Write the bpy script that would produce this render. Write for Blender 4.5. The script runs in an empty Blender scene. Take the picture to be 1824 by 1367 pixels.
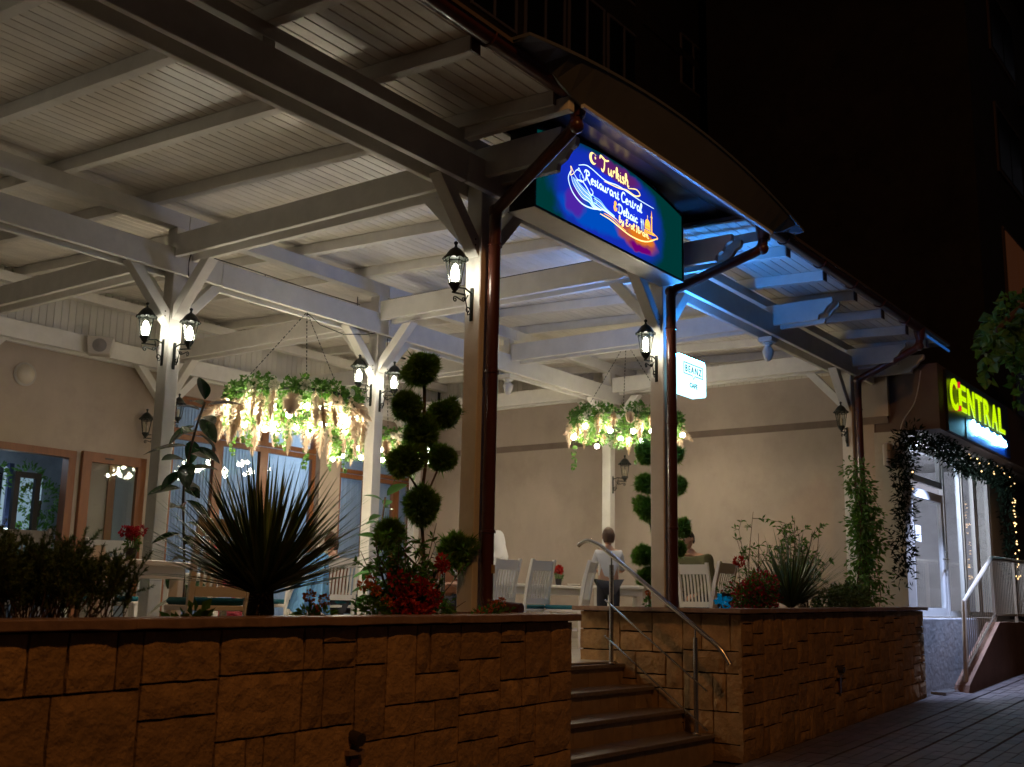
import bpy, bmesh, math, random
from mathutils import Vector, Matrix, Quaternion, Euler
random.seed(7)
R = math.radians
sc = bpy.context.scene
COL = sc.collection

# ---------------------------------------------------------------- camera
cam_d = bpy.data.cameras.new('camera')
cam = bpy.data.objects.new('camera', cam_d)
COL.objects.link(cam)
cx_ = (0.58849027, -0.80826681, 0.01959476)
cy_ = (-0.16741382, -0.09811003, 0.98099288)
cz_ = (-0.79098155, -0.5805852, -0.19305183)
cam.matrix_world = Matrix(((cx_[0], cy_[0], cz_[0], 0), (cx_[1], cy_[1], cz_[1], 0), (cx_[2], cy_[2], cz_[2], 1.25), (0, 0, 0, 1)))
cam_d.sensor_width = 36
cam_d.lens = 36 * 2000 / 1824
cam_d.clip_start = 0.05
cam_d.clip_end = 400
cam_d.dof.use_dof = True
cam_d.dof.focus_distance = 8.6
cam_d.dof.aperture_fstop = 3.0
sc.camera = cam

# ---------------------------------------------------------------- world: overcast town night, almost black
w = bpy.data.worlds.new('World'); sc.world = w; w.use_nodes = True
bg = w.node_tree.nodes['Background']
bg.inputs[0].default_value = (0.44, 0.42, 0.50, 1)
bg.inputs[1].default_value = 0.013
sc.view_settings.view_transform = 'Standard'
sc.view_settings.look = 'None'
sc.view_settings.exposure = 0.28
sc.view_settings.gamma = 1.0
sc.view_settings.use_curve_mapping = False
try:
    sc.cycles.max_bounces = 6; sc.cycles.diffuse_bounces = 3; sc.cycles.transparent_max_bounces = 12
    sc.cycles.sample_clamp_indirect = 3.0; sc.cycles.use_denoising = True; sc.cycles.caustics_reflective = False
    sc.cycles.caustics_refractive = False
except Exception:
    pass

def lamp(name, loc, power, color, radius=0.04, kind='POINT', parent=None, rot=None, size=None, sizey=None, spot=None):
    d = bpy.data.lights.new(name, kind)
    d.energy = power; d.color = color
    if kind in ('POINT', 'SPOT'): d.shadow_soft_size = radius
    if kind == 'SPOT': d.spot_size = spot or R(120); d.spot_blend = 0.6
    if kind == 'AREA':
        d.shape = 'RECTANGLE'; d.size = size; d.size_y = sizey or size
    o = bpy.data.objects.new(name, d); COL.objects.link(o); o.location = loc
    if rot: o.rotation_euler = rot
    if parent: o.parent = parent
    return o

# sodium street lamp over the pavement, behind and beside the camera
STREET = lamp('street_lamp_light', (0.6, -2.6, 10.7), 690, (1.0, 0.43, 0.11), 0.12)

# ---------------------------------------------------------------- materials
MATS = {}
def mat(name, color, rough=0.6, metal=0.0, emit=None, estr=0.0, noise=0.0, nscale=8.0, bump=0.0, bscale=40.0, bdist=0.01,
        spec=0.5, stretch=None, trans=0.0, alpha=1.0, dirt=0.0, dirtc=None, island=0.0, transl=None, coat=0.0):
    if name in MATS: return MATS[name]
    m = bpy.data.materials.new(name); m.use_nodes = True
    nt = m.node_tree; N = nt.nodes; L = nt.links
    b = N['Principled BSDF']
    b.inputs['Base Color'].default_value = (*color, 1)
    b.inputs['Roughness'].default_value = rough
    b.inputs['Metallic'].default_value = metal
    b.inputs['Specular IOR Level'].default_value = spec
    if coat: b.inputs['Coat Weight'].default_value = coat
    if trans: b.inputs['Transmission Weight'].default_value = trans
    b.inputs['Alpha'].default_value = alpha
    tc = N.new('ShaderNodeTexCoord')
    vec = tc.outputs['Object']
    if stretch:
        mp = N.new('ShaderNodeMapping'); mp.inputs['Scale'].default_value = stretch
        L.new(vec, mp.inputs['Vector']); vec = mp.outputs[0]
    cur = None
    if noise:
        nz = N.new('ShaderNodeTexNoise'); nz.inputs['Scale'].default_value = nscale; nz.inputs['Detail'].default_value = 6
        nz.inputs['Roughness'].default_value = 0.65
        L.new(vec, nz.inputs['Vector'])
        mr = N.new('ShaderNodeMapRange'); mr.inputs[1].default_value = 0.25; mr.inputs[2].default_value = 0.75
        mr.inputs[3].default_value = 1 - noise; mr.inputs[4].default_value = 1 + noise
        L.new(nz.outputs[0], mr.inputs[0])
        mx = N.new('ShaderNodeVectorMath'); mx.operation = 'SCALE'; mx.inputs[0].default_value = color
        L.new(mr.outputs[0], mx.inputs['Scale']); cur = mx.outputs[0]
    if island:
        oi = N.new('ShaderNodeObjectInfo'); gi = N.new('ShaderNodeNewGeometry')
        ad = N.new('ShaderNodeMath'); ad.operation = 'ADD'; L.new(oi.outputs['Random'], ad.inputs[0]); L.new(gi.outputs['Random Per Island'], ad.inputs[1])
        fr = N.new('ShaderNodeMath'); fr.operation = 'FRACT'; L.new(ad.outputs[0], fr.inputs[0])
        mr2 = N.new('ShaderNodeMapRange'); mr2.inputs[3].default_value = 1 - island; mr2.inputs[4].default_value = 1 + island
        L.new(fr.outputs[0], mr2.inputs[0])
        mx2 = N.new('ShaderNodeVectorMath'); mx2.operation = 'SCALE'
        if cur: L.new(cur, mx2.inputs[0])
        else: mx2.inputs[0].default_value = color
        L.new(mr2.outputs[0], mx2.inputs['Scale']); cur = mx2.outputs[0]
    if dirt:
        n2 = N.new('ShaderNodeTexNoise'); n2.inputs['Scale'].default_value = 1.7; n2.inputs['Detail'].default_value = 8; n2.inputs['Roughness'].default_value = 0.7
        L.new(tc.outputs['Object'], n2.inputs['Vector'])
        r2 = N.new('ShaderNodeMapRange'); r2.inputs[1].default_value = 0.48; r2.inputs[2].default_value = 0.72; r2.inputs[3].default_value = 0; r2.inputs[4].default_value = dirt
        L.new(n2.outputs[0], r2.inputs[0])
        mi = N.new('ShaderNodeMix'); mi.data_type = 'RGBA'
        L.new(r2.outputs[0], mi.inputs['Factor'])
        if cur: L.new(cur, mi.inputs['A'])
        else: mi.inputs['A'].default_value = (*color, 1)
        mi.inputs['B'].default_value = (*(dirtc or [c * 0.4 for c in color]), 1)
        cur = mi.outputs['Result']
    if cur: L.new(cur, b.inputs['Base Color'])
    if bump:
        bz = N.new('ShaderNodeTexNoise'); bz.inputs['Scale'].default_value = bscale; bz.inputs['Detail'].default_value = 8; bz.inputs['Roughness'].default_value = 0.6
        L.new(vec, bz.inputs['Vector'])
        bp = N.new('ShaderNodeBump'); bp.inputs['Strength'].default_value = bump; bp.inputs['Distance'].default_value = bdist
        L.new(bz.outputs[0], bp.inputs['Height']); L.new(bp.outputs[0], b.inputs['Normal'])
    if emit:
        b.inputs['Emission Color'].default_value = (*emit, 1); b.inputs['Emission Strength'].default_value = estr
    if transl:
        tr = N.new('ShaderNodeBsdfTranslucent'); tr.inputs[0].default_value = (*transl[:3], 1)
        ms = N.new('ShaderNodeMixShader'); ms.inputs[0].default_value = transl[3]
        L.new(b.outputs[0], ms.inputs[1]); L.new(tr.outputs[0], ms.inputs[2])
        L.new(ms.outputs[0], N['Material Output'].inputs[0])
    MATS[name] = m
    return m

def glassmat(name, tint=(1, 1, 1), refl=0.12, rough=0.02):
    if name in MATS: return MATS[name]
    m = bpy.data.materials.new(name); m.use_nodes = True
    nt = m.node_tree; N = nt.nodes; L = nt.links
    N.remove(N['Principled BSDF'])
    t = N.new('ShaderNodeBsdfTransparent'); t.inputs[0].default_value = (*tint, 1)
    g = N.new('ShaderNodeBsdfGlossy'); g.inputs['Roughness'].default_value = rough
    ms = N.new('ShaderNodeMixShader')
    ge = N.new('ShaderNodeNewGeometry'); dt = N.new('ShaderNodeVectorMath'); dt.operation = 'DOT_PRODUCT'
    L.new(ge.outputs['Normal'], dt.inputs[0]); L.new(ge.outputs['Incoming'], dt.inputs[1])
    ab = N.new('ShaderNodeMath'); ab.operation = 'ABSOLUTE'; L.new(dt.outputs['Value'], ab.inputs[0])
    iv = N.new('ShaderNodeMath'); iv.operation = 'SUBTRACT'; iv.inputs[0].default_value = 1.0; L.new(ab.outputs[0], iv.inputs[1])
    pw = N.new('ShaderNodeMath'); pw.operation = 'POWER'; pw.inputs[1].default_value = 5; L.new(iv.outputs[0], pw.inputs[0])
    ad = N.new('ShaderNodeMath'); ad.operation = 'MULTIPLY_ADD'; ad.inputs[1].default_value = 0.8; ad.inputs[2].default_value = refl * 0.5; ad.use_clamp = True
    L.new(pw.outputs[0], ad.inputs[0]); L.new(ad.outputs[0], ms.inputs[0])
    L.new(t.outputs[0], ms.inputs[1]); L.new(g.outputs[0], ms.inputs[2]); L.new(ms.outputs[0], N['Material Output'].inputs[0])
    MATS[name] = m
    return m

M = {}
M['wood'] = mat('white_painted_timber', (0.72, 0.69, 0.64), 0.55, noise=0.10, nscale=5, bump=0.25, bscale=22, bdist=0.004, stretch=(1, 1, 1), dirt=0.25, dirtc=(0.5, 0.45, 0.36))
M['board'] = mat('white_ceiling_board', (0.76, 0.71, 0.635), 0.33, noise=0.10, nscale=2.2, bump=0.12, bscale=9, bdist=0.01, island=0.07, dirt=0.35, dirtc=(0.46, 0.41, 0.33))
M['clad'] = mat('white_vertical_cladding', (0.66, 0.62, 0.55), 0.5, island=0.05, noise=0.06, nscale=4)
M['plaster'] = mat('beige_plaster', (0.46, 0.375, 0.305), 0.9, noise=0.10, nscale=1.6, bump=0.5, bscale=90, bdist=0.004, stretch=(1, 1, 0.5), dirt=0.55, dirtc=(0.35, 0.27, 0.21))
M['stone'] = mat('rough_sandstone', (0.42, 0.255, 0.115), 0.9, noise=0.34, nscale=9, bump=1.0, bscale=30, bdist=0.016, island=0.2)
M['mortar'] = mat('dark_mortar', (0.016, 0.012, 0.009), 0.95, bump=0.5, bscale=60)
M['cap'] = mat('brown_stone_coping', (0.30, 0.19, 0.13), 0.45, noise=0.30, nscale=14, bump=0.6, bscale=45, bdist=0.006, island=0.1)
M['tread'] = mat('dark_polished_stone_tread', (0.17, 0.13, 0.10), 0.32, noise=0.3, nscale=22, bump=0.15, bscale=50, bdist=0.003)
M['riser'] = mat('brown_riser_tile', (0.34, 0.23, 0.13), 0.45, noise=0.25, nscale=9, island=0.1, bump=0.2, bscale=30, bdist=0.004)
M['tile'] = mat('cream_floor_tile', (0.42, 0.37, 0.30), 0.35, noise=0.08, nscale=10, island=0.05)
M['soil'] = mat('dark_soil', (0.035, 0.025, 0.018), 0.95, bump=1.0, bscale=30, bdist=0.03)
M['paver'] = mat('grey_red_paver', (0.13, 0.10, 0.092), 0.55, noise=0.3, nscale=12, island=0.22, bump=0.4, bscale=60, bdist=0.004)
M['ground'] = mat('dark_sand_bed', (0.05, 0.042, 0.036), 0.95, noise=0.3, nscale=8, bump=0.4, bscale=50)
M['pipe'] = mat('brown_painted_metal', (0.085, 0.025, 0.016), 0.30, noise=0.12, nscale=7, coat=0.3, bump=0.05, bscale=12)
M['steel'] = mat('brushed_stainless_steel', (0.62, 0.60, 0.56), 0.24, metal=1.0, noise=0.06, nscale=30)
M['iron'] = mat('black_wrought_iron', (0.018, 0.022, 0.018), 0.42, metal=0.3, bump=0.1, bscale=60, bdist=0.002)
M['white'] = mat('white_chair_paint', (0.74, 0.70, 0.64), 0.42, noise=0.05, nscale=9)
M['teal'] = mat('teal_seat_fabric', (0.012, 0.13, 0.17), 0.85, noise=0.15, nscale=40)
M['brown'] = mat('brown_wood_frame', (0.23, 0.085, 0.03), 0.42, noise=0.22, nscale=6, stretch=(6, 6, 0.6), bump=0.1, bscale=30)
M['glass'] = glassmat('window_glass', (0.93, 0.96, 0.97), 0.16)
M['lglass'] = glassmat('lantern_glass', (0.97, 0.98, 0.95), 0.07)
M['bulb'] = mat('lit_lantern_bulb', (1, 1, 1), emit=(1.0, 0.96, 0.80), estr=60)
M['bulb2'] = mat('lit_chandelier_bulb', (1, 1, 1), emit=(1.0, 0.93, 0.72), estr=55)
M['curtain'] = mat('pale_blue_curtain', (0.42, 0.47, 0.52), 0.9, transl=(0.5, 0.6, 0.72, 0.5), noise=0.1, nscale=5)
M['leafd'] = mat('dark_green_needles', (0.085, 0.14, 0.04), 0.6, island=0.45, transl=(0.03, 0.09, 0.01, 0.2))
M['leafm'] = mat('green_shrub_leaves', (0.060, 0.150, 0.022), 0.5, island=0.5, transl=(0.10, 0.25, 0.02, 0.35))
M['leafl'] = mat('fresh_green_leaves', (0.07, 0.17, 0.03), 0.5, island=0.45, transl=(0.12, 0.25, 0.03, 0.3))
M['thuja'] = mat('bright_thuja_sprays', (0.12, 0.25, 0.04), 0.55, island=0.5, transl=(0.14, 0.32, 0.03, 0.35))
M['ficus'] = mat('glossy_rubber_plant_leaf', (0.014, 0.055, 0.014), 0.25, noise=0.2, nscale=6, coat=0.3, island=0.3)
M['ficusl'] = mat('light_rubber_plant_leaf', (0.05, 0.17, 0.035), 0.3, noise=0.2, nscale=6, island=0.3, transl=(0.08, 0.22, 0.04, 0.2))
M['yucca'] = mat('spiky_blade_leaf', (0.11, 0.17, 0.06), 0.38, island=0.35, noise=0.2, nscale=6)
M['yucca2'] = mat('grey_green_blade_leaf', (0.11, 0.17, 0.09), 0.45, island=0.35)
M['bark'] = mat('brown_bark', (0.09, 0.055, 0.03), 0.9, noise=0.3, nscale=20, bump=0.8, bscale=40)
M['garl'] = mat('dark_fir_needles', (0.007, 0.015, 0.007), 0.95, island=0.4, spec=0.1)
M['redf'] = mat('red_petals', (0.42, 0.018, 0.012), 0.55, island=0.4, transl=(0.6, 0.03, 0.01, 0.25))
M['crim'] = mat('crimson_petals', (0.34, 0.012, 0.035), 0.55, island=0.5, transl=(0.5, 0.02, 0.03, 0.2))
M['orange'] = mat('orange_petals', (0.50, 0.12, 0.015), 0.6, island=0.3)
M['pampas'] = mat('pampas_plume', (0.80, 0.64, 0.48), 0.9, island=0.12, transl=(0.9, 0.74, 0.56, 0.6))
M['cream'] = mat('cream_artificial_flower', (0.72, 0.66, 0.52), 0.7, island=0.15, transl=(0.7, 0.65, 0.5, 0.25))
M['pot'] = mat('black_plastic_pot', (0.012, 0.012, 0.014), 0.4)
M['terra'] = mat('brown_planter', (0.30, 0.19, 0.12), 0.8)
M['skin'] = mat('skin', (0.55, 0.30, 0.20), 0.5)
M['hairb'] = mat('dark_hair', (0.014, 0.009, 0.007), 0.6, bump=0.5, bscale=90)
M['hairr'] = mat('brown_hair', (0.085, 0.036, 0.018), 0.6, bump=0.5, bscale=90)
M['shirtw'] = mat('white_shirt', (0.72, 0.70, 0.70), 0.85, bump=0.7, bscale=9, bdist=0.02)
M['olive'] = mat('olive_sweater', (0.075, 0.072, 0.032), 0.95, bump=0.4, bscale=14, bdist=0.01)
M['denim'] = mat('blue_jacket_cloth', (0.15, 0.36, 0.66), 0.85, bump=0.9, bscale=6, bdist=0.03, noise=0.12, nscale=6)
M['brownshirt'] = mat('brown_shirt', (0.22, 0.085, 0.04), 0.85)
M['black'] = mat('black_cloth', (0.015, 0.015, 0.02), 0.85)
M['pink'] = mat('pink_dress', (0.62, 0.10, 0.16), 0.85, noise=0.4, nscale=14)
M['trouser'] = mat('dark_trousers', (0.03, 0.03, 0.04), 0.85)
M['wmetal'] = mat('white_painted_metal', (0.68, 0.68, 0.66), 0.4, noise=0.05)
M['cmetal'] = mat('cream_painted_railing', (0.50, 0.42, 0.32), 0.45, noise=0.08)
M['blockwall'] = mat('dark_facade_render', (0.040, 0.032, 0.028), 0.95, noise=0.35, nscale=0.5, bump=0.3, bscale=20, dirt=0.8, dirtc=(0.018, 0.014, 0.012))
M['dglass'] = mat('dark_window_pane', (0.012, 0.014, 0.02), 0.15)
M['roof'] = mat('dark_roof_sheet', (0.10, 0.075, 0.06), 0.5, noise=0.1)
M['canopy'] = mat('grey_canopy_sheet', (0.10, 0.105, 0.115), 0.34, noise=0.12, nscale=3)
M['soffit'] = mat('glossy_grey_soffit', (0.10, 0.095, 0.095), 0.28, noise=0.15, nscale=2, spec=0.35, bump=0.15, bscale=4)
M['alu'] = mat('sign_box_aluminium', (0.30, 0.29, 0.28), 0.35, metal=0.8, noise=0.1)
M['dark'] = mat('dark_sign_box_paint', (0.025, 0.022, 0.02), 0.5)
M['fascia'] = mat('brown_shop_fascia', (0.13, 0.085, 0.06), 0.7, noise=0.15, nscale=2)
M['signblk'] = mat('dark_sign_panel', (0.02, 0.022, 0.03), 0.35)
M['ramp'] = mat('speckled_concrete', (0.46, 0.46, 0.47), 0.8, noise=0.25, nscale=5, bump=0.6, bscale=14, bdist=0.02)
M['shopwall'] = mat('pale_shop_render', (0.42, 0.38, 0.32), 0.8, noise=0.1)
M['room'] = mat('room_wall_paint', (0.28, 0.30, 0.34), 0.85, noise=0.8, nscale=0.8)
M['speaker'] = mat('cream_speaker', (0.50, 0.45, 0.40), 0.5)
M['spkgrey'] = mat('grey_grille', (0.22, 0.20, 0.19), 0.7)
M['frost'] = mat('frosted_dome', (0.62, 0.54, 0.42), 0.3)
M['paper'] = mat('paper', (0.75, 0.75, 0.72), 0.8)
M['tape'] = mat('tan_sticker', (0.45, 0.33, 0.16), 0.7)
M['screw'] = mat('dark_screw', (0.04, 0.03, 0.025), 0.5)

def emat(name, c, s): return mat(name, (0.02, 0.02, 0.02), 0.5, emit=c, estr=s)

# ---------------------------------------------------------------- mesh builder
class MB:
    def __init__(s): s.v = []; s.f = []; s.sm = False
    def add(s, vs, fs):
        n = len(s.v); s.v += [tuple(p) for p in vs]; s.f += [tuple(i + n for i in f) for f in fs]; return s
    def box(s, a, b, rot=None, org=None):
        x0, y0, z0 = a; x1, y1, z1 = b
        vs = [(x0, y0, z0), (x1, y0, z0), (x1, y1, z0), (x0, y1, z0), (x0, y0, z1), (x1, y0, z1), (x1, y1, z1), (x0, y1, z1)]
        if rot is not None:
            o = Vector(org or (0, 0, 0)); vs = [tuple(rot @ (Vector(p) - o) + o) for p in vs]
        return s.add(vs, [(0, 3, 2, 1), (4, 5, 6, 7), (0, 1, 5, 4), (1, 2, 6, 5), (2, 3, 7, 6), (3, 0, 4, 7)])
    def prism(s, pts, axis, a, b):      # pts 2D outline (ccw), extruded along axis from a to b
        def P(p, t):
            if axis == 'x': return (t, p[0], p[1])
            if axis == 'y': return (p[0], t, p[1])
            return (p[0], p[1], t)
        n = len(pts)
        vs = [P(p, a) for p in pts] + [P(p, b) for p in pts]
        fs = [tuple(range(n - 1, -1, -1)), tuple(range(n, 2 * n))] + [(i, (i + 1) % n, n + (i + 1) % n, n + i) for i in range(n)]
        return s.add(vs, fs)
    def tube(s, pts, r, n=8, cap=True):
        pts = [Vector(p) for p in pts]
        rr = r if isinstance(r, (list, tuple)) else [r] * len(pts)
        up = None; rings = []
        for i, p in enumerate(pts):
            if i == 0: d = pts[1] - p
            elif i == len(pts) - 1: d = p - pts[i - 1]
            else: d = (pts[i + 1] - p).normalized() + (p - pts[i - 1]).normalized()
            if d.length < 1e-9: d = Vector((0, 0, 1))
            d.normalize()
            if up is None:
                up = Vector((0, 0, 1)) if abs(d.z) < 0.9 else Vector((1, 0, 0))
            u = d.cross(up)
            if u.length < 1e-6: u = d.orthogonal()
            u.normalize(); v = u.cross(d); v.normalize(); up = v
            rings.append([p + (u * math.cos(2 * math.pi * k / n) + v * math.sin(2 * math.pi * k / n)) * rr[i] for k in range(n)])
        vs = [q for ring in rings for q in ring]; fs = []
        for i in range(len(pts) - 1):
            for k in range(n):
                fs.append((i * n + k, i * n + (k + 1) % n, (i + 1) * n + (k + 1) % n, (i + 1) * n + k))
        if cap:
            fs.append(tuple(range(n - 1, -1, -1))); fs.append(tuple((len(pts) - 1) * n + k for k in range(n)))
        s.sm = True
        return s.add(vs, fs)
    def lathe(s, prof, c=(0, 0, 0), n=16, axis=None):
        vs = []; fs = []
        q = Vector((0, 0, 1)).rotation_difference(Vector(axis)) if axis else None
        for (r, z) in prof:
            for k in range(n):
                p = Vector((r * math.cos(2 * math.pi * k / n), r * math.sin(2 * math.pi * k / n), z))
                if q: p = q @ p
                vs.append(p + Vector(c))
        for i in range(len(prof) - 1):
            for k in range(n):
                fs.append((i * n + k, i * n + (k + 1) % n, (i + 1) * n + (k + 1) % n, (i + 1) * n + k))
        fs.append(tuple(range(n - 1, -1, -1))); fs.append(tuple((len(prof) - 1) * n + k for k in range(n)))
        return s.add(vs, fs)
    def ball(s, c, r, nu=10, nv=7, sc3=(1, 1, 1)):
        prof = [(max(1e-4, r * math.sin(math.pi * i / nv)), -r * math.cos(math.pi * i / nv)) for i in range(nv + 1)]
        n0 = len(s.v); s.lathe(prof, (0, 0, 0), nu)
        for i in range(n0, len(s.v)):
            p = s.v[i]; s.v[i] = (p[0] * sc3[0] + c[0], p[1] * sc3[1] + c[1], p[2] * sc3[2] + c[2])
        s.sm = True
        return s
    def xf(s, m):
        s.v = [tuple(m @ Vector(p)) for p in s.v]; return s
    def mesh(s, name, m, bevel=0.0, smooth=None, org=(0, 0, 0)):
        me = bpy.data.meshes.new(name)
        o = Vector(org)
        me.from_pydata([tuple(Vector(p) - o) for p in s.v], [], s.f)
        if bevel:
            bm = bmesh.new(); bm.from_mesh(me)
            es = [e for e in bm.edges if len(e.link_faces) == 2 and e.calc_face_angle(0) > 0.6]
            bmesh.ops.bevel(bm, geom=es, offset=bevel, segments=1, affect='EDGES')
            bm.to_mesh(me); bm.free()
        me.materials.append(m)
        if s.sm if smooth is None else smooth:
            me.polygons.foreach_set('use_smooth', [True] * len(me.polygons))
            try: me.set_sharp_from_angle(angle=R(45))
            except Exception: pass
        return me
    def part(s, name, m, parent=None, bevel=0.0, smooth=None, label=None):
        org = wloc(parent) if parent else (0, 0, 0)
        me = s.mesh(name, m, bevel, smooth, org)
        o = bpy.data.objects.new(name, me); COL.objects.link(o)
        if parent: o.parent = parent
        if label: o['label'] = label
        return o

def wloc(o):
    v = Vector((0, 0, 0))
    while o: v += o.location; o = o.parent
    return v
def E(name, label, cat, loc=(0, 0, 0), group=None):
    o = bpy.data.objects.new(name, None); COL.objects.link(o); o.location = loc; o.empty_display_size = 0.1
    o['label'] = label; o['category'] = cat
    if group: o['group'] = group
    return o
def tag(o, label, cat, group=None):
    o['label'] = label; o['category'] = cat
    if group: o['group'] = group
    return o
def struct(o): o['kind'] = 'structure'; return o
def stuff(o): o['kind'] = 'stuff'; return o
def copy_tree(o, parent=None):
    c = o.copy(); COL.objects.link(c); c.parent = parent
    for ch in list(o.children): copy_tree(ch, c)
    return c
def inst(name, me, parent, loc=(0, 0, 0), rot=None, scale=None):
    o = bpy.data.objects.new(name, me); COL.objects.link(o)
    if parent: o.parent = parent
    o.location = loc
    if rot is not None: o.rotation_mode = 'QUATERNION'; o.rotation_quaternion = rot
    if scale is not None: o.scale = scale
    return o
def bx(name, a, b, m, parent=None, bevel=0.0, label=None):
    return MB().box(a, b).part(name, m, parent, bevel, label=label)
def rnd(a, b): return random.uniform(a, b)
def runit():
    while True:
        v = Vector((rnd(-1, 1), rnd(-1, 1), rnd(-1, 1)))
        if 0.05 < v.length < 1: return v.normalized()
def catmull(pts, k=8):
    P = [Vector(p) for p in pts]; P = [P[0]] + P + [P[-1]]; out = []
    for i in range(1, len(P) - 2):
        a, b, c, d = P[i - 1], P[i], P[i + 1], P[i + 2]
        for j in range(k):
            t = j / k
            out.append(0.5 * ((2 * b) + (c - a) * t + (2 * a - 5 * b + 4 * c - d) * t * t + (3 * b - a - 3 * c + d) * t ** 3))
    out.append(P[-2]); return out
def gz(x, y=4.2): return 0.05 * (min(max(x, -30), 60) - 9.15)      # the street climbs gently to the right
FL = 0.76                                                        # terrace floor
YW = 4.22                                                        # street face of the planter walls

# ================================================================ GROUND
def ground_sheet():
    mb = MB()
    xs = [-30, -6, 0, 4, 7, 9, 11, 14, 18, 30, 60]; ys = [-60, -12, -4, 0, 2, 4.3, 5.0, 90]
    for y in ys:
        for x in xs: mb.v.append((x, y, gz(x) - 0.045))
    n = len(xs)
    for j in range(len(ys) - 1):
        for i in range(n - 1):
            a = j * n + i; mb.f.append((a, a + 1, a + 1 + n, a + n))
    return struct(mb.part('ground', M['ground']))
ground = ground_sheet()
pav = E('pavement', '', 'x', (9, 2, 0)); del pav['label']; del pav['category']; struct(pav)
# pavers: courses of bricks with a long joint every half metre running along the street
PB = MB().box((-0.5, -0.5, -1.0), (0.5, 0.5, 0)).mesh('paver', M['paver'], bevel=0.0)
cells = []
band = 0.52
y = 4.16; row = 0
while y > -3.2:
    for (h, style) in ((0.115, 0), (0.115, 1), (0.115, 0), (0.115, 1)):
        x = 4.0 + (0.11 if style else 0) + 0.05 * (row % 3)
        while x < 22:
            L = 0.205
            cells.append((x + L / 2, y - h / 2, L, h)); x += L + 0.007
        y -= h + 0.007; row += 1
    y -= 0.022
def seen(x, y):
    v = Vector((x, y, gz(x))) - Vector((0, 0, 1.25))
    d = -(v.dot(Vector(cz_)))
    if d < 0.5: return None
    u = v.dot(Vector(cx_)) / d * 2000 + 912; q = 683.5 - v.dot(Vector(cy_)) / d * 2000
    if -30 < u < 1860 and q < 1400 and u > 1020: return d
    return None
near = []; far = []
for c in cells:
    if c[0] > 15.0 and c[1] > 3.75: continue
    d = seen(c[0], c[1])
    if d is None:
        if c[0] < 16 and c[1] > 0: far.append((99, c))
        continue
    near.append((d, c))
near.sort(key=lambda t: t[0])
far += near[298:]; near = near[:298]
tilt = Quaternion((0, 1, 0), -math.atan(0.05))
for d, (x, y, L, h) in near:
    inst('paver', PB, pav, Vector((x, y, gz(x) + rnd(-0.002, 0.002))) - Vector((9, 2, 0)), tilt @ Quaternion((1, 0, 0), rnd(-0.01, 0.01)), (L, h, 0.05))
mb = MB()
for d, (x, y, L, h) in far:
    z = gz(x) + rnd(-0.002, 0.002)
    z0 = z - 0.05 * L / 2; z1 = z + 0.05 * L / 2
    a = (x - L / 2, y - h / 2); b = (x + L / 2, y + h / 2)
    mb.add([(a[0], a[1], z0), (b[0], a[1], z1), (b[0], b[1], z1), (a[0], b[1], z0), (a[0], a[1], z0 - 0.04), (b[0], a[1], z1 - 0.04), (b[0], b[1], z1 - 0.04), (a[0], b[1], z0 - 0.04)],
           [(0, 1, 2, 3), (0, 4, 5, 1), (1, 5, 6, 2), (2, 6, 7, 3), (3, 7, 4, 0)])
stuff(mb.part('distant_pavers', M['paver'], pav))

# ================================================================ STONE WALLS
def split(r, out, wmin, wmax, lvl=0):
    x0, z0, x1, z1 = r; W = x1 - x0; H = z1 - z0
    big = (W > wmax or H > wmax * 0.85)
    if not big and (random.random() < 0.45 or W < 2 * wmin or H < 2 * wmin * 0.8):
        out.append(r); return
    if (W / 1.15 > H and W > 2 * wmin) or H < 2 * wmin * 0.8:
        if W < 2 * wmin: out.append(r); return
        c = x0 + W * rnd(0.27, 0.73); split((x0, z0, c, z1), out, wmin, wmax, lvl + 1); split((c, z0, x1, z1), out, wmin, wmax, lvl + 1)
    else:
        c = z0 + H * rnd(0.26, 0.74); split((x0, z0, x1, c), out, wmin, wmax, lvl + 1); split((x0, c, x1, z1), out, wmin, wmax, lvl + 1)
def stone_mesh(u0, v0, u1, v1, P, N, g=0.0065, depth=0.03):
    """rough faced block: P(u,v)->point on the wall plane, N outward normal"""
    W = u1 - u0; H = v1 - v0
    nu = max(3, min(8, int(W / 0.055))); nv = max(3, min(7, int(H / 0.055)))
    vs = []; fs = []
    cr = rnd(0, 99)
    tz = rnd(-0.004, 0.006)
    for j in range(nv + 1):
        for i in range(nu + 1):
            u = u0 + g + (W - 2 * g) * i / nu; v = v0 + g + (H - 2 * g) * j / nv
            edge = i in (0, nu) or j in (0, nv)
            if edge:
                off = 0.006 + rnd(-0.004, 0.003)
                if i in (0, nu) and 0 < j < nv: u += rnd(-0.0035, 0.0035)
                if j in (0, nv) and 0 < i < nu: v += rnd(-0.0035, 0.0035)
            else:
                off = 0.011 + tz + rnd(-0.0045, 0.0045)
                u += rnd(-0.012, 0.012); v += rnd(-0.012, 0.012)
            vs.append(P(u, v) + N * off)
    nn = nu + 1
    for j in range(nv):
        for i in range(nu):
            a = j * nn + i
            if random.random() < 0.5: fs += [(a, a + 1, a + 1 + nn), (a, a + 1 + nn, a + nn)]
            else: fs += [(a, a + 1, a + nn), (a + 1, a + 1 + nn, a + nn)]
    ring = [i for i in range(nn)] + [j * nn + nu for j in range(1, nv + 1)] + [nv * nn + i for i in range(nu - 1, -1, -1)] + [j * nn for j in range(nv - 1, 0, -1)]
    b0 = len(vs)
    for k in ring: vs.append(vs[k] - N * depth)
    m = len(ring)
    for k in range(m): fs.append((ring[(k + 1) % m], ring[k], b0 + k, b0 + (k + 1) % m))
    return MB().add(vs, fs)
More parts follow.
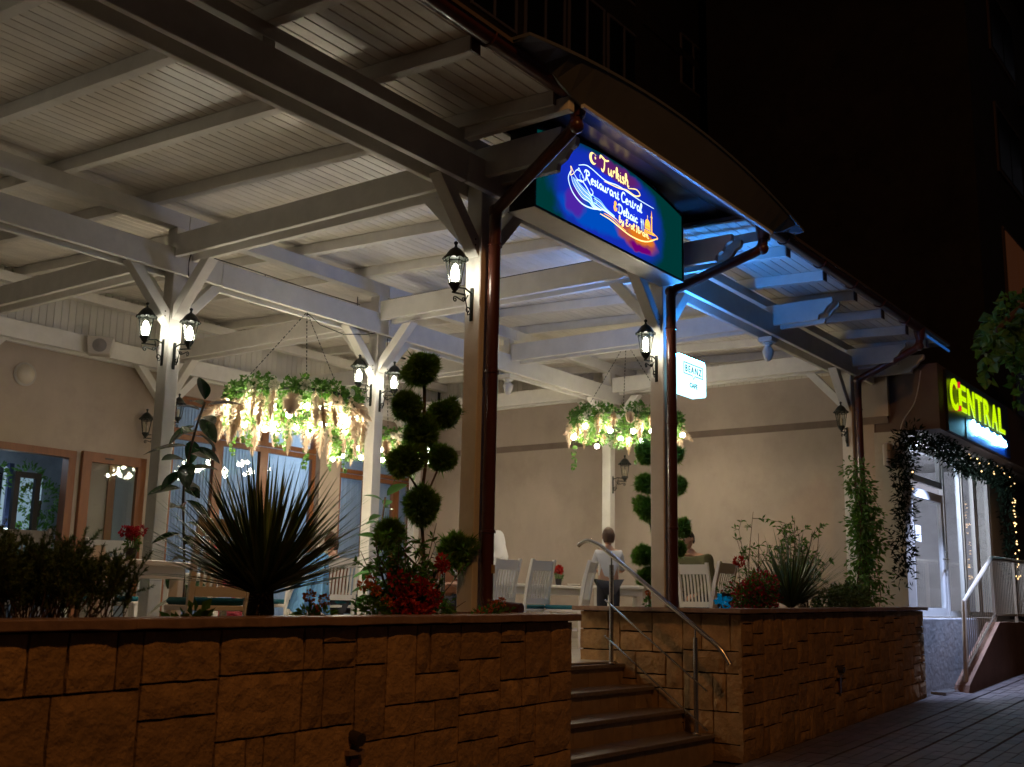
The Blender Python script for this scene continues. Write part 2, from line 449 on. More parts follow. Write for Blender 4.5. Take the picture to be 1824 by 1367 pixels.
def stones(parent, u0, u1, v0f, v1f, P, N, wmin, wmax, strip=None):
    """v0f/v1f: bottom and top as functions of u (the coping climbs a little)"""
    out = []
    step = 2.2
    u = u0
    while u < u1 - 0.01:
        e = min(u1, u + step)
        if u1 - e < 0.8: e = u1
        H = v1f(u0) - v0f(u0)
        split((u, 0, e, H), out, wmin, wmax)
        u = e
    H = v1f(u0) - v0f(u0)
    for (a, b, c, d) in out:
        def PP(uu, vv):
            t = vv / H
            return P(uu, v0f(uu) * (1 - t) + v1f(uu) * t)
        stone_mesh(a, b, c, d, PP, N).part('stone', M['stone'], parent)

# coping slabs
def coping(parent, pts0, pts1, ztop, th=0.045, n=1, name='coping_slab'):
    for i in range(n):
        a = i / n + (0.0001 if i else 0); b = (i + 1) / n
        def lerp(A, B, t): return (A[0] + (B[0] - A[0]) * t, A[1] + (B[1] - A[1]) * t)
        q = [lerp(pts0[0], pts0[1], a), lerp(pts0[0], pts0[1], b), lerp(pts1[0], pts1[1], b), lerp(pts1[0], pts1[1], a)]
        dz = rnd(-0.0008, 0.0008)
        mb = MB()
        # rough front edge
        k = 7
        top = []; bot = []
        for j in range(k + 1):
            t = j / k; f = lerp(q[0], q[1], t)
            # push out along -(q3-q0)
            dx = q[0][0] - q[3][0]; dy = q[0][1] - q[3][1]; L = math.hypot(dx, dy); o = rnd(-0.003, 0.003)
            f = (f[0] + dx / L * o, f[1] + dy / L * o)
            top.append((f[0], f[1], ztop(f[0]) + dz)); bot.append((f[0] + rnd(-.001, .001), f[1], ztop(f[0]) - th + dz + rnd(-0.003, 0.003)))
        for p in (q[2], q[3]): top.append((p[0], p[1], ztop(p[0]) + dz)); bot.append((p[0], p[1], ztop(p[0]) - th + dz))
        m = len(top)
        mb.add(top + bot, [tuple(range(m)), tuple(range(2 * m - 1, m - 1, -1))] + [(i2, m + i2, m + (i2 + 1) % m, (i2 + 1) % m) for i2 in range(m)])
        mb.part(name, M['cap'], parent, bevel=0.004, smooth=False)

zl = lambda x: 1.152 + 0.0108 * (x - 2.43)     # top of the left coping
zr = lambda x: 1.253 + 0.0125 * (x - 9.155)    # top of the right coping
lw = E('planter_wall', 'long dark sandstone planter wall left of the stairs, topped with brown coping', 'planter wall', (4, YW, gz(4)))
MB().prism([(0.2, -0.7), (6.48, -0.7), (6.48, 1.149), (0.2, 1.081)], 'y', YW + 0.2, YW + 0.028).part('wall_core', M['mortar'], lw)
bx('end_core', (6.30, YW + 0.2, -0.7), (6.48, 5.75, 1.085), M['mortar'], lw)
bx('inner_wall', (0.2, 5.3, 0.2), (6.30, 5.45, 1.11), M['cap'], lw)
bx('soil', (0.2, YW + 0.2, 0.6), (6.30, 5.3, 1.09), M['soil'], lw)
stones(lw, 0.9, 6.50, lambda u: gz(u) - 0.05, lambda u: zl(u) - 0.05, lambda u, v: Vector((u, YW + 0.012, v)), Vector((0, -1, 0)), 0.12, 0.56)
stones(lw, YW + 0.02, 5.72, lambda u: gz(6.5), lambda u: 1.13, lambda u, v: Vector((6.492, u, v)), Vector((1, 0, 0)), 0.13, 0.4)
coping(lw, ((0.2, YW - 0.045), (6.545, YW - 0.045)), ((0.2, YW + 0.27), (6.545, YW + 0.27)), zl, n=9)
coping(lw, ((6.545, YW + 0.273), (6.545, 5.78)), ((6.24, YW + 0.273), (6.24, 5.78)), lambda x: zl(6.5), n=3)

rw = E('planter_wall', 'yellow-lit sandstone planter wall right of the stairs with a brown coping', 'planter wall', (11, YW, gz(11)))
MB().prism([(9.20, -0.4), (14.40, -0.2), (14.40, 1.276), (9.20, 1.211)], 'y', YW + 0.2, YW + 0.028).part('wall_core', M['mortar'], rw)
bx('side_core', (9.19, YW + 0.03, -0.4), (9.34, 5.85, 1.211), M['mortar'], rw)
bx('end_core', (14.25, YW + 0.2, -0.2), (14.40, 5.0, 1.20), M['mortar'], rw)
bx('inner_wall', (9.34, 5.7, 0.2), (14.9, 5.85, 1.22), M['cap'], rw)
bx('soil', (9.34, YW + 0.2, 0.6), (14.9, 5.7, 1.19), M['soil'], rw)
stones(rw, 9.155, 14.42, lambda u: gz(u) - 0.03, lambda u: zr(u) - 0.045, lambda u, v: Vector((u, YW + 0.012, v)), Vector((0, -1, 0)), 0.12, 0.42)
random.seed(21)
stones(rw, YW, 5.87, lambda u: gz(9.1) - 0.03, lambda u: zr(9.15) - 0.045, lambda u, v: Vector((9.167, u, v)), Vector((-1, 0, 0)), 0.14, 0.42)
coping(rw, ((9.06, YW - 0.045), (14.47, YW - 0.045)), ((9.40, YW + 0.24), (14.47, YW + 0.24)), zr, n=7, th=0.04)
coping(rw, ((9.06, 5.90), (9.06, YW - 0.04)), ((9.40, 5.90), (9.40, YW + 0.243)), lambda x: zr(9.15) - 0.0005, n=2, th=0.04)

# drain spouts sticking out of the walls
def spout(x, z, label):
    s = E('drain_spout', label, 'drain spout', (x, YW, z), 'drain spouts in the stone walls')
    MB().tube([(x, YW + 0.03, z + 0.02), (x, YW - 0.06, z + 0.005)], 0.035, 12).part('pipe', M['screw'], s)
    MB().box((x - 0.06, YW - 0.035, z - 0.07), (x + 0.055, YW + 0.0, z - 0.045)).part('ledge', M['cap'], s)
    MB().box((x - 0.025, YW - 0.02, z - 0.22), (x + 0.03, YW - 0.004, z - 0.07)).part('drip_plate', M['pipe'], s)
spout(4.42, 0.545, 'dark round drain spout low in the left planter wall')
spout(11.44, 0.66, 'small dark drain spout in the middle of the right planter wall')

# ================================================================ STAIRS + TERRACE FLOOR
st = E('staircase', 'four worn stone steps with dark treads and tiled risers between the planter walls', 'steps', (7.8, 4.5, 0))
noses = [(5.36, 0.742), (5.06, 0.56), (4.76, 0.38), (4.47, 0.195)]
for k, (yn, z) in enumerate(noses):
    back = 5.75 if k == 0 else noses[k - 1][0] + 0.03
    xs = [6.52, 7.83, 9.145]
    for a, b in zip(xs[:-1], xs[1:]):
        MB().box((a, yn, z - 0.035), (b - 0.003, back + 0.02, z)).part('tread', M['tread'], st, bevel=0.005)
    zb = noses[k + 1][1] if k < 3 else gz(8) - 0.1
    n = 9
    for i in range(n):
        a = 6.52 + 2.62 * i / n
        MB().box((a + 0.002, yn + 0.03, zb - 0.01), (a + 2.62 / n - 0.003, yn + 0.05, z - 0.036)).part('riser_tile', M['riser'], st)
    bx('step_core', (6.5, yn + 0.051, -0.3), (9.18, back + 0.3 if k else 5.7, z - 0.037), M['mortar'], st)
fl = MB().box((0.0, 5.45, 0.3), (15.0, 13.4, FL - 0.012)).part('terrace_floor', M['mortar']); struct(fl)
TL = MB().box((-0.5, -0.5, -1), (0.5, 0.5, 0)).mesh('floor_tile', M['tile'])
mbf = MB(); kk = 0
for i in range(int(15 / 0.45)):
    for j in range(int(8 / 0.45)):
        x = 0.05 + 0.45 * i; yy = 5.47 + 0.45 * j
        if x > 6.2 and x < 10.5 and yy < 8.3 and kk < 180:
            o = inst('floor_tile', TL, fl, (x + 0.225, yy + 0.225, FL + rnd(-.0006, .0006)), None, (0.444, 0.444, 0.015)); kk += 1
        else:
            mbf.box((x + 0.003, yy + 0.003, FL - 0.013), (x + 0.447, yy + 0.447, FL + rnd(-.0006, .0006)))
stuff(mbf.part('other_floor_tiles', M['tile'], fl))

# ================================================================ PERGOLA
pg = E('pergola', 'large white timber pergola roof over the restaurant terrace on square posts', 'pergola', (9, 8, FL))
PX = [6.28, 9.08, 14.15]; PY = [4.92, 8.56, 12.35]; PW = 0.14
wd = M['wood']
ZB = 4.27; ZT = 4.49
def rz(y): return 4.69 + 0.041 * (y - 4.95)      # underside of the rafters
for ix, x in enumerate([2.0] + PX):
    for iy, y in enumerate(PY):
        top = rz(y) - (0.1 if iy == 0 else 0.15)
        lbl = None
        MB().box((x, y, FL if iy else (1.243 if x == 9.08 else 1.06)), (x + PW, y + PW, top)).part('post', wd, pg, bevel=0.006)
        # knee braces
        for (dx, dy) in ((1, 0), (-1, 0), (0, 1), (0, -1)):
            if iy == 0 and dy == -1: continue
            if iy == 2 and dy == 1: continue
            if ix == 3 and dx == 1: continue
            cx0 = x + PW / 2; cy0 = y + PW / 2; h = PW / 2
            zb = (ZB if iy == 0 else 4.23) + (0.06 if dy else 0)
            w_ = 0.055
            z0 = zb - 0.50; z1 = zb + 0.02; ln = 0.46; t = 0.115
            pts = [(h, z0), (h + ln + 0.02, z1), (h + ln - t, z1), (h, z0 + t + 0.03)]
            mb = MB()
            if dx: mb.prism([(cx0 + dx * p[0], p[1]) for p in pts], 'y', cy0 - w_, cy0 + w_)
            else: mb.prism([(cy0 + dy * p[0], p[1]) for p in pts], 'x', cx0 - w_, cx0 + w_)
            mb.part('knee_brace', wd, pg, bevel=0.004)
            # bolt heads
            for q in (0.03, 0.075):
                if dx:
                    MB().ball((cx0 + dx * (h + 0.05), cy0 - w_ - 0.001, z0 + q + 0.05), 0.008, 6, 4).part('screw_head', M['screw'], pg)
# beams along the street: twin members either side of the posts, jointed near the posts
def xbeam(x0, x1, y, zb, zt, dy):
    MB().box((x0, y, zb), (x1, y + dy, zt)).part('beam', wd, pg, bevel=0.005)
for (x0, x1, dz, dd) in ((0.0, 6.03, 0, 0), (6.034, 9.30, -0.006, -0.012), (9.304, 15.0, 0, 0)):
    xbeam(x0, x1, 4.867 + dd, ZB + dz, ZT + dz + 0.015, 0.05)
    xbeam(x0, x1, 5.063, ZB + dz, ZT + dz, 0.05)
for (x0, x1) in ((0.0, 6.80), (6.804, 9.20), (9.204, 14.9)):
    xbeam(x0, x1, 8.505, 4.225, 4.46, 0.05)
    xbeam(x0, x1, 8.703, 4.225, 4.46, 0.05)
xbeam(0, 14.9, 12.28, 4.20, 4.42, 0.06); xbeam(0, 14.9, 12.5, 4.20, 4.42, 0.06)
# beams running into the building, with shaped tails over the street
def tail(x0, x1, zb, zt, yf):
    H = zt - zb
    pr = [(5.2, zb), (yf + 0.17, zb), (yf + 0.16, zb + H * 0.22), (yf + 0.10, zb + H * 0.36), (yf + 0.075, zb + H * 0.52), (yf + 0.055, zb + H * 0.62), (yf + 0.01, zb + H * 0.72), (yf, zb + H * 0.82), (yf, zt), (5.2, zt)]
    return MB().prism(pr, 'x', x1, x0)
for x, full in ((2.0, 1), (6.28, 1), (9.08, 1), (11.60, 1), (14.15, 1)):
    for (a, b) in ((x - 0.055, x - 0.004), (x + PW + 0.004, x + PW + 0.055)):
        tail(a, b, 4.37, 4.60, 4.18).part('tie_beam_tail', wd, pg, bevel=0.004)
        MB().box((a, 5.203, 4.37), (b, 8.5, 4.59)).part('tie_beam', wd, pg, bevel=0.005)
        MB().box((a, 8.76, 4.33), (b, 12.55, 4.55)).part('tie_beam', wd, pg, bevel=0.005)
tail(14.86, 14.93, 4.37, 4.60, 4.18).part('tie_beam_tail', wd, pg, bevel=0.004)
# purlins on short posts
for (x0, x1) in ((0, 6.36), (6.364, 11.72), (11.724, 15.0)):
    MB().box((x0, 4.935, rz(4.95) - 0.10), (x1, 5.045, rz(4.95) - 0.002)).part('purlin', wd, pg, bevel=0.004)
for (x0, x1) in ((0, 6.42), (6.424, 9.25), (9.254, 11.75), (11.754, 15.0)):
    MB().box((x0, 8.57, rz(8.6) - 0.15), (x1, 8.69, rz(8.6) - 0.002)).part('purlin', wd, pg, bevel=0.004)
MB().box((0, 12.36, rz(12.4) - 0.12), (15, 12.48, rz(12.4) - 0.002)).part('purlin', wd, pg)
for x in (4.1, 11.60):
    MB().box((x + 0.02, 4.94, 4.5), (x + 0.12, 5.04, rz(4.95) - 0.101)).part('short_post', wd, pg)
    MB().box((x + 0.02, 8.58, 4.3), (x + 0.12, 8.68, rz(8.6) - 0.151)).part('short_post', wd, pg)
# turned pendants at mid bay
for (x, y, zz) in ((11.67, 4.99, ZB), (11.67, 8.63, 4.225)):
    MB().box((x - 0.085, y - 0.085, zz - 0.06), (x + 0.085, y + 0.085, zz - 0.002)).part('pendant_block', wd, pg, bevel=0.008)
    MB().lathe([(0.02, -0.27), (0.035, -0.26), (0.06, -0.19), (0.065, -0.15), (0.045, -0.115), (0.03, -0.10), (0.055, -0.085), (0.06, -0.07), (0.05, -0.058)], (x, y, zz), 14).part('pendant', wd, pg, smooth=True)
# rafters
rx = [6.0 - 0.93 * k for k in range(6, -1, -1)] + [6.95, 7.88, 8.82, 10.08, 11.06, 11.99, 12.92, 13.85, 14.7]
for x in rx:
    yf = 4.92 if 6.2 < x < 9.1 else 4.10
    z0 = rz(yf); z1 = rz(12.6)
    MB().add([(x, yf, z0), (x + 0.085, yf, z0), (x + 0.085, 12.6, z1), (x, 12.6, z1), (x, yf, z0 + 0.11), (x + 0.085, yf, z0 + 0.11), (x + 0.085, 12.6, z1 + 0.11), (x, 12.6, z1 + 0.11)],
             [(0, 3, 2, 1), (4, 5, 6, 7), (0, 1, 5, 4), (1, 2, 6, 5), (2, 3, 7, 6), (3, 0, 4, 7)]).part('rafter', wd, pg, bevel=0.004)
    if yf < 4.5: MB().box((x - 0.003, yf - 0.014, z0 + 0.0), (x + 0.088, yf - 0.003, z0 + 0.12)).part('rafter_end_cap', M['pipe'], pg)
# ceiling boards: one board per part, each with its own groove
bw = 0.105; y = 4.02; nb = 0
def board(x0, x1, y):
    zb = rz(y) + 0.112; ze = rz(y + bw) + 0.112
    g = 0.009
    MB().add([(x0, y, zb + .010), (x0, y + g, zb), (x0, y + bw - 0.004, ze), (x0, y + bw - 0.004, ze + .014), (x0, y, zb + .014),
              (x1, y, zb + .010), (x1, y + g, zb), (x1, y + bw - 0.004, ze), (x1, y + bw - 0.004, ze + .014), (x1, y, zb + .014)],
             [(0, 1, 2, 3, 4), (9, 8, 7, 6, 5), (0, 5, 6, 1), (1, 6, 7, 2), (2, 7, 8, 3), (3, 8, 9, 4), (4, 9, 5, 0)]).part('ceiling_board', M['board'], pg)
while y < 12.6:
    if y < 4.86:
        board(0, 6.30, y); board(9.2, 15.0, y)
    else:
        board(0, 7.0 + (nb % 3) * 0.93, y); board(7.004 + (nb % 3) * 0.93, 15.0, y)
    y += bw; nb += 1
# roof sheet over the boards
mb = MB(); t = 0.03
for (x0, x1, y0) in ((0, 6.30, 3.97), (6.305, 9.19, 4.87), (9.195, 15.4, 3.97)):
    a = rz(y0) + 0.14; b = rz(12.7) + 0.14
    mb.add([(x0, y0, a), (x1, y0, a), (x1, 12.7, b), (x0, 12.7, b), (x0, y0, a + t), (x1, y0, a + t), (x1, 12.7, b + t), (x0, 12.7, b + t)],
           [(0, 3, 2, 1), (4, 5, 6, 7), (0, 1, 5, 4), (1, 2, 6, 5), (2, 3, 7, 6), (3, 0, 4, 7)])
mb.part('roof_sheet', M['roof'], pg)

# loose cables stapled along the beams
for pts in ([(6.44, 5.3, 4.61), (6.46, 6.4, 4.60), (6.44, 7.6, 4.605), (6.45, 8.4, 4.60), (6.40, 8.50, 4.40), (6.40, 8.50, 4.22)], [(6.6, 8.50, 4.47), (7.1, 8.50, 4.475), (7.9, 8.50, 4.468), (8.7, 8.50, 4.475)],
            [(9.21, 8.53, 4.2), (9.215, 8.55, 3.9), (9.21, 8.55, 3.62)], [(9.06, 5.3, 4.6), (9.05, 6.3, 4.602), (9.05, 7.4, 4.598), (9.06, 8.4, 4.6)], [(9.3, 9.0, 4.56), (9.26, 10.2, 4.565), (9.27, 11.6, 4.56)]):
    MB().tube(catmull(pts, 5), 0.006, 5).part('cable', M['screw'], pg)
# gutters and downpipes (parts of the pergola)
def gutter(x0, x1, y, z0, z1, r=0.062):
    n = 8; prof = []
    for k in range(n + 1):
        a = math.pi + math.pi * k / n
        prof.append((math.cos(a) * r, math.sin(a) * r))
    prof = [(-r - 0.012, 0.0)] + prof + [(r, 0.03)]
    inner = [(p[0] * 0.93, p[1] * 0.93 + 0.002) for p in reversed(prof)]
    pr = prof + inner
    vs = []; m = len(pr)
    for (x, z) in ((x0, z0), (x1, z1)):
        for p in pr: vs.append((x, y + p[0], z + p[1]))
    fs = [(i, (i + 1) % m, m + (i + 1) % m, m + i) for i in range(m)] + [tuple(range(m)), tuple(range(2 * m - 1, m - 1, -1))]
    g = MB().add(vs, fs).part('gutter', M['pipe'], pg, smooth=True)
    MB().prism([(y + p[0], z1 + p[1]) for p in prof], 'x', x1 - 0.002, x1 + 0.004).part('end_cap', M['pipe'], g)
    MB().prism([(y + p[0], z0 + p[1]) for p in prof], 'x', x0 - 0.004, x0 + 0.002).part('end_cap', M['pipe'], g)
    x = x0 + 0.5
    while x < x1 - 0.3:
        f = (x - x0) / (x1 - x0); z = z0 + (z1 - z0) * f
        MB().tube([(x, y + math.cos(a) * (r + 0.006), z + math.sin(a) * (r + 0.006)) for a in [math.pi + math.pi * k / 10 for k in range(11)]], 0.008, 5).part('gutter_bracket', M['pipe'], g)
        x += 0.93
    return g
gutter(0.0, 6.22, 4.02, 4.79, 4.765)
gutter(9.34, 14.20, 4.02, 4.76, 4.79)
def bend(pts, r=0.05, k=6):
    """polyline with rounded corners"""
    P = [Vector(p) for p in pts]; out = [P[0]]
    for i in range(1, len(P) - 1):
        a = (P[i - 1] - P[i]).normalized(); b = (P[i + 1] - P[i]).normalized(); d = 0.07
        A = P[i] + a * d; B = P[i] + b * d
        for j in range(k + 1):
            t = j / k; out.append(A * (1 - t) ** 2 + P[i] * 2 * t * (1 - t) + B * t * t)
    out.append(P[-1]); return out
def downpipe(pts, zclamps, lbl):
    d = MB().tube(bend(pts), 0.046, 14).part('downpipe', M['pipe'], pg, label=lbl)
    hx, hy, hz = pts[0]
    MB().lathe([(0.05, -0.13), (0.062, -0.08), (0.072, -0.01), (0.072, 0.02)], (hx, hy, hz), 14).part('outlet_socket', M['pipe'], d, smooth=True)
    # the two elbows show as sockets
    for P in (pts[1], pts[2]):
        MB().ball(P, 0.056, 12, 8).part('elbow_socket', M['pipe'], d)
    x, y = pts[2][0], pts[2][1]
    for z in zclamps:
        MB().lathe([(0.047, -0.012), (0.053, -0.01), (0.053, 0.01), (0.047, 0.012)], (x, y, z), 14).part('pipe_clamp', M['pipe'], d, smooth=True)
        MB().box((x + 0.045, y - 0.012, z - 0.008), (x + 0.075, y + 0.012, z + 0.008)).part('clamp_ear', M['screw'], d)
    return d
downpipe([(6.19, 4.02, 4.74), (6.19, 4.03, 4.55), (6.33, 4.83, 4.12), (6.33, 4.83, 1.235), (6.37, 4.56, 1.215)], (3.86, 2.9, 1.75), 'brown downpipe with an open spout on the coping beside the stairs')
MB().box((6.32, 4.7825, 1.46), (6.36, 4.786, 1.52)).part('pipe_sticker', M['tape'], pg)
downpipe([(9.36, 4.02, 4.74), (9.36, 4.03, 4.52), (9.07, 4.83, 4.16), (9.07, 4.83, 1.25)], (3.80, 2.9, 1.95), 'brown downpipe in front of the post right of the stairs')
downpipe([(14.17, 4.02, 4.76), (14.17, 4.03, 4.55), (14.15, 4.83, 4.19), (14.15, 4.83, 1.25)], (3.8, 2.6), 'brown downpipe at the far right post, overgrown below')

# curved entrance canopy above the sign
cn = E('entrance_canopy', 'shallow arched grey metal canopy over the entrance steps above the blue sign', 'canopy', (7.7, 4.0, 4.7))
def arc(x0, x1, zend, rise, n=28):
    out = []
    for i in range(n + 1):
        t = i / n; out.append((x0 + (x1 - x0) * t, zend + rise * (1 - (2 * t - 1) ** 2)))
    return out
A1 = arc(5.34, 9.90, 4.80, 0.225)
# tympanum sheet leaning out a little, from the straight lower edge to the arc
mb = MB(); n = len(A1)
vs = []
for i, (x, z) in enumerate(A1):
    q_ = min(1, max(0, (abs(x - 7.72) - 1.55) / 0.6)); zb = min(z - 0.01, 4.665 + 0.12 * q_ * q_ * (3 - 2 * q_))
    xb = x
    vs += [(xb, 3.955, zb), (x, 3.845, z), (xb, 3.975, zb), (x, 3.865, z)]
for i in range(n - 1):
    a = 4 * i; b = a + 4
    mb.f += [(a, b, b + 1, a + 1), (a + 2, a + 3, b + 3, b + 2), (a + 1, b + 1, b + 3, a + 3), (a, a + 2, b + 2, b)]
mb.f += [(0, 1, 3, 2), (4 * n - 4, 4 * n - 2, 4 * n - 1, 4 * n - 3)]
mb.v = vs
mb.part('front_sheet', M['canopy'], cn)
mb = MB(); vs = []
for (x, z) in A1: vs += [(x, 3.835, z + 0.001), (x, 7.2, z + 0.12), (x, 3.835, z + 0.025), (x, 7.2, z + 0.145)]
for i in range(n - 1):
    a = 4 * i; b = a + 4
    mb.f += [(a, a + 1, b + 1, b), (a + 2, b + 2, b + 3, a + 3), (a, b, b + 2, a + 2), (a + 1, a + 3, b + 3, b + 1)]
mb.f += [(0, 2, 3, 1), (4 * n - 4, 4 * n - 3, 4 * n - 1, 4 * n - 2)]
mb.v = vs
mb.part('arched_roof_sheet', M['canopy'], cn)
bx('edge_trim', (6.13, 3.925, 4.642), (9.36, 3.953, 4.668), M['wmetal'], cn)
MB().prism([(3.956, 4.668), (3.956, 4.680), (4.42, 4.962), (4.93, 4.968), (4.93, 4.958), (4.43, 4.952)], 'x', 9.30, 6.20).part('soffit_panel', M['soffit'], cn)
for x in (6.02, 9.36):
    bx('side_beam', (x, 3.98, 4.60), (x + 0.07, 4.9, 4.70), wd, cn, 0.004)
for sx in (5.5, 9.9):
    bx('end_bracket', (sx, 3.90, 4.82), (sx + 0.03, 4.4, 4.85), M['canopy'], cn)

# ================================================================ LIGHTBOX SIGN
sg = E('lightbox_sign', 'arched blue glowing restaurant sign with orange and white neon style lettering', 'sign', (7.7, 4.6, 4.18))
SX0, SX1, SZ0 = 6.52, 8.88, 4.185
def stop(u):
    t = (u - 7.70) / 1.18
    return 4.80 + 0.140 * (1 - t * t) if abs(t) <= 1 else 4.80
outline = [(SX0, SZ0), (SX1, SZ0)] + [(SX1 - (SX1 - SX0) * i / 24, stop(SX1 - (SX1 - SX0) * i / 24)) for i in range(25)]
MB().prism(outline, 'y', 4.83, 4.612).part('box', M['alu'], sg)
o2 = [(SX0 - 0.012, SZ0 - 0.012), (SX1 + 0.012, SZ0 - 0.012)] + [(p[0] + (0.012 if p[0] > 7.7 else -0.012), p[1] + 0.012) for p in outline[2:]]
mbx = MB(); k = len(o2)
mbx.v = [(p[0], 4.600, p[1]) for p in o2] + [(7.7 + (p[0] - 7.7) * 0.985, 4.600, 4.52 + (p[1] - 4.52) * 0.955) for p in o2] + [(p[0], 4.835, p[1]) for p in o2]
mbx.f = [(i, (i + 1) % k, k + (i + 1) % k, k + i) for i in range(k)] + [((i + 1) % k, i, 2 * k + i, 2 * k + (i + 1) % k) for i in range(k) if i != 0]
mbx.part('dark_rim', M['dark'], sg)
bx('back_panel', (SX0, 4.836, SZ0), (SX1, 4.845, 4.80), M['dark'], sg)
bx('base_tray', (SX0 - 0.012, 4.602, SZ0 - 0.017), (SX1 + 0.012, 4.85, SZ0 - 0.0125), M['alu'], sg)
# printed, back-lit face
def signface():
    m = bpy.data.materials.new('backlit_sign_print'); m.use_nodes = True
    nt = m.node_tree; N = nt.nodes; L = nt.links; N.remove(N['Principled BSDF'])
    tc = N.new('ShaderNodeTexCoord'); sep = N.new('ShaderNodeSeparateXYZ'); L.new(tc.outputs['Object'], sep.inputs[0])
    def math_(op, a, b=None, cl=False):
        q = N.new('ShaderNodeMath'); q.operation = op; q.use_clamp = cl
        for i, x in enumerate((a, b)):
            if x is None: continue
            if isinstance(x, (int, float)): q.inputs[i].default_value = x
            else: L.new(x, q.inputs[i])
        return q.outputs[0]
    nz = N.new('ShaderNodeTexNoise'); nz.inputs['Scale'].default_value = 5; nz.inputs['Detail'].default_value = 6; L.new(tc.outputs['Object'], nz.inputs[0])
    nn = math_('SUBTRACT', nz.outputs[0], 0.5)
    X = math_('ADD', sep.outputs[0], math_('MULTIPLY', nn, 0.22)); Z = math_('ADD', sep.outputs[2], math_('MULTIPLY', nn, 0.12))
    def blob(cx, cz, sx, sz, p=2.0):
        dx = math_('DIVIDE', math_('SUBTRACT', X, cx), sx); dz = math_('DIVIDE', math_('SUBTRACT', Z, cz), sz)
        d = math_('ADD', math_('POWER', math_('ABSOLUTE', dx), p), math_('POWER', math_('ABSOLUTE', dz), p))
        q = N.new('ShaderNodeMapRange'); q.interpolation_type = 'SMOOTHSTEP'; L.new(d, q.inputs[0]); q.inputs[1].default_value = 0.45; q.inputs[2].default_value = 1.25; q.inputs[3].default_value = 1; q.inputs[4].default_value = 0
        return q.outputs[0]
    def mixc(f, a, b):
        q = N.new('ShaderNodeMix'); q.data_type = 'RGBA'; L.new(f, q.inputs['Factor'])
        for s_, x in (('A', a), ('B', b)):
            if isinstance(x, tuple): q.inputs[s_].default_value = (*x, 1)
            else: L.new(x, q.inputs[s_])
        return q.outputs['Result']
    base = (0.0, 0.030, 0.028)
    c = mixc(blob(-0.08, 0.33, 0.90, 0.40, 3.0), base, (0.006, 0.022, 0.36))
    c = mixc(blob(-0.10, 0.40, 0.62, 0.20), c, (0.010, 0.03, 0.62))
    c = mixc(blob(-0.35, 0.16, 0.55, 0.12), c, (0.0, 0.06, 0.42))
    c = mixc(blob(-0.62, 0.20, 0.16, 0.12), c, (0.06, 0.015, 0.30))
    c = mixc(blob(0.36, 0.17, 0.36, 0.10), c, (0.30, 0.05, 0.06))
    c = mixc(blob(0.42, 0.20, 0.25, 0.05), c, (0.62, 0.16, 0.01))
    c = mixc(blob(0.42, 0.11, 0.22, 0.035), c, (0.14, 0.0, 0.14))
    c = mixc(blob(-0.02, 0.655, 0.42, 0.085), c, (0.09, 0.012, 0.12))
    em = N.new('ShaderNodeEmission'); L.new(c, em.inputs[0]); em.inputs[1].default_value = 1.0
    L.new(em.outputs[0], N['Material Output'].inputs[0]); return m
fo = [(p[0], p[1]) for p in outline]
mb = MB(); mb.v = [(7.7 + (p[0] - 7.7) * 0.992, 4.6085, 4.52 + (p[1] - 4.52) * 0.98) for p in fo]; mb.f = [tuple(range(len(fo)))]
face = mb.part('lit_face', signface(), sg)
# strokes drawn as flat raised ribbons on the face (u from the sign centre, v up from its bottom edge)
W1 = emat('print_white_blue', (0.62, 0.85, 1.0), 1.35); W2 = emat('print_sky_blue', (0.20, 0.55, 1.0), 1.25)
O1 = emat('print_orange', (1.0, 0.42, 0.05), 1.5); O2 = emat('print_yellow', (1.0, 0.70, 0.25), 1.5); O3 = emat('print_dark_orange', (0.75, 0.13, 0.02), 1.1)
SY = 4.6035
def ribbon(pts, w0, mbx, y=SY, taper=True, k=7, sm=True, U=7.7, V=4.18):
    P = [Vector((p[0], p[1], 0)) for p in pts]
    if sm and len(P) > 2: P = catmull(P, k)
    n = len(P); L = []; Rr = []
    for i, p in enumerate(P):
        d = (P[min(n - 1, i + 1)] - P[max(0, i - 1)])
        if d.length < 1e-7: d = Vector((1, 0, 0))
        d.normalize(); nn = Vector((-d.y, d.x, 0)); t = i / (n - 1)
        ww = w0 * (0.35 + 0.65 * math.sin(math.pi * min(1, max(0, t))) ** 0.5) if taper else w0
        L.append(p + nn * ww / 2); Rr.append(p - nn * ww / 2)
    base = len(mbx.v)
    for a, b in zip(L, Rr): mbx.v += [(U + a.x, y, V + a.y), (U + b.x, y, V + b.y)]
    for i in range(n - 1): q = base + 2 * i; mbx.f.append((q, q + 1, q + 3, q + 2))
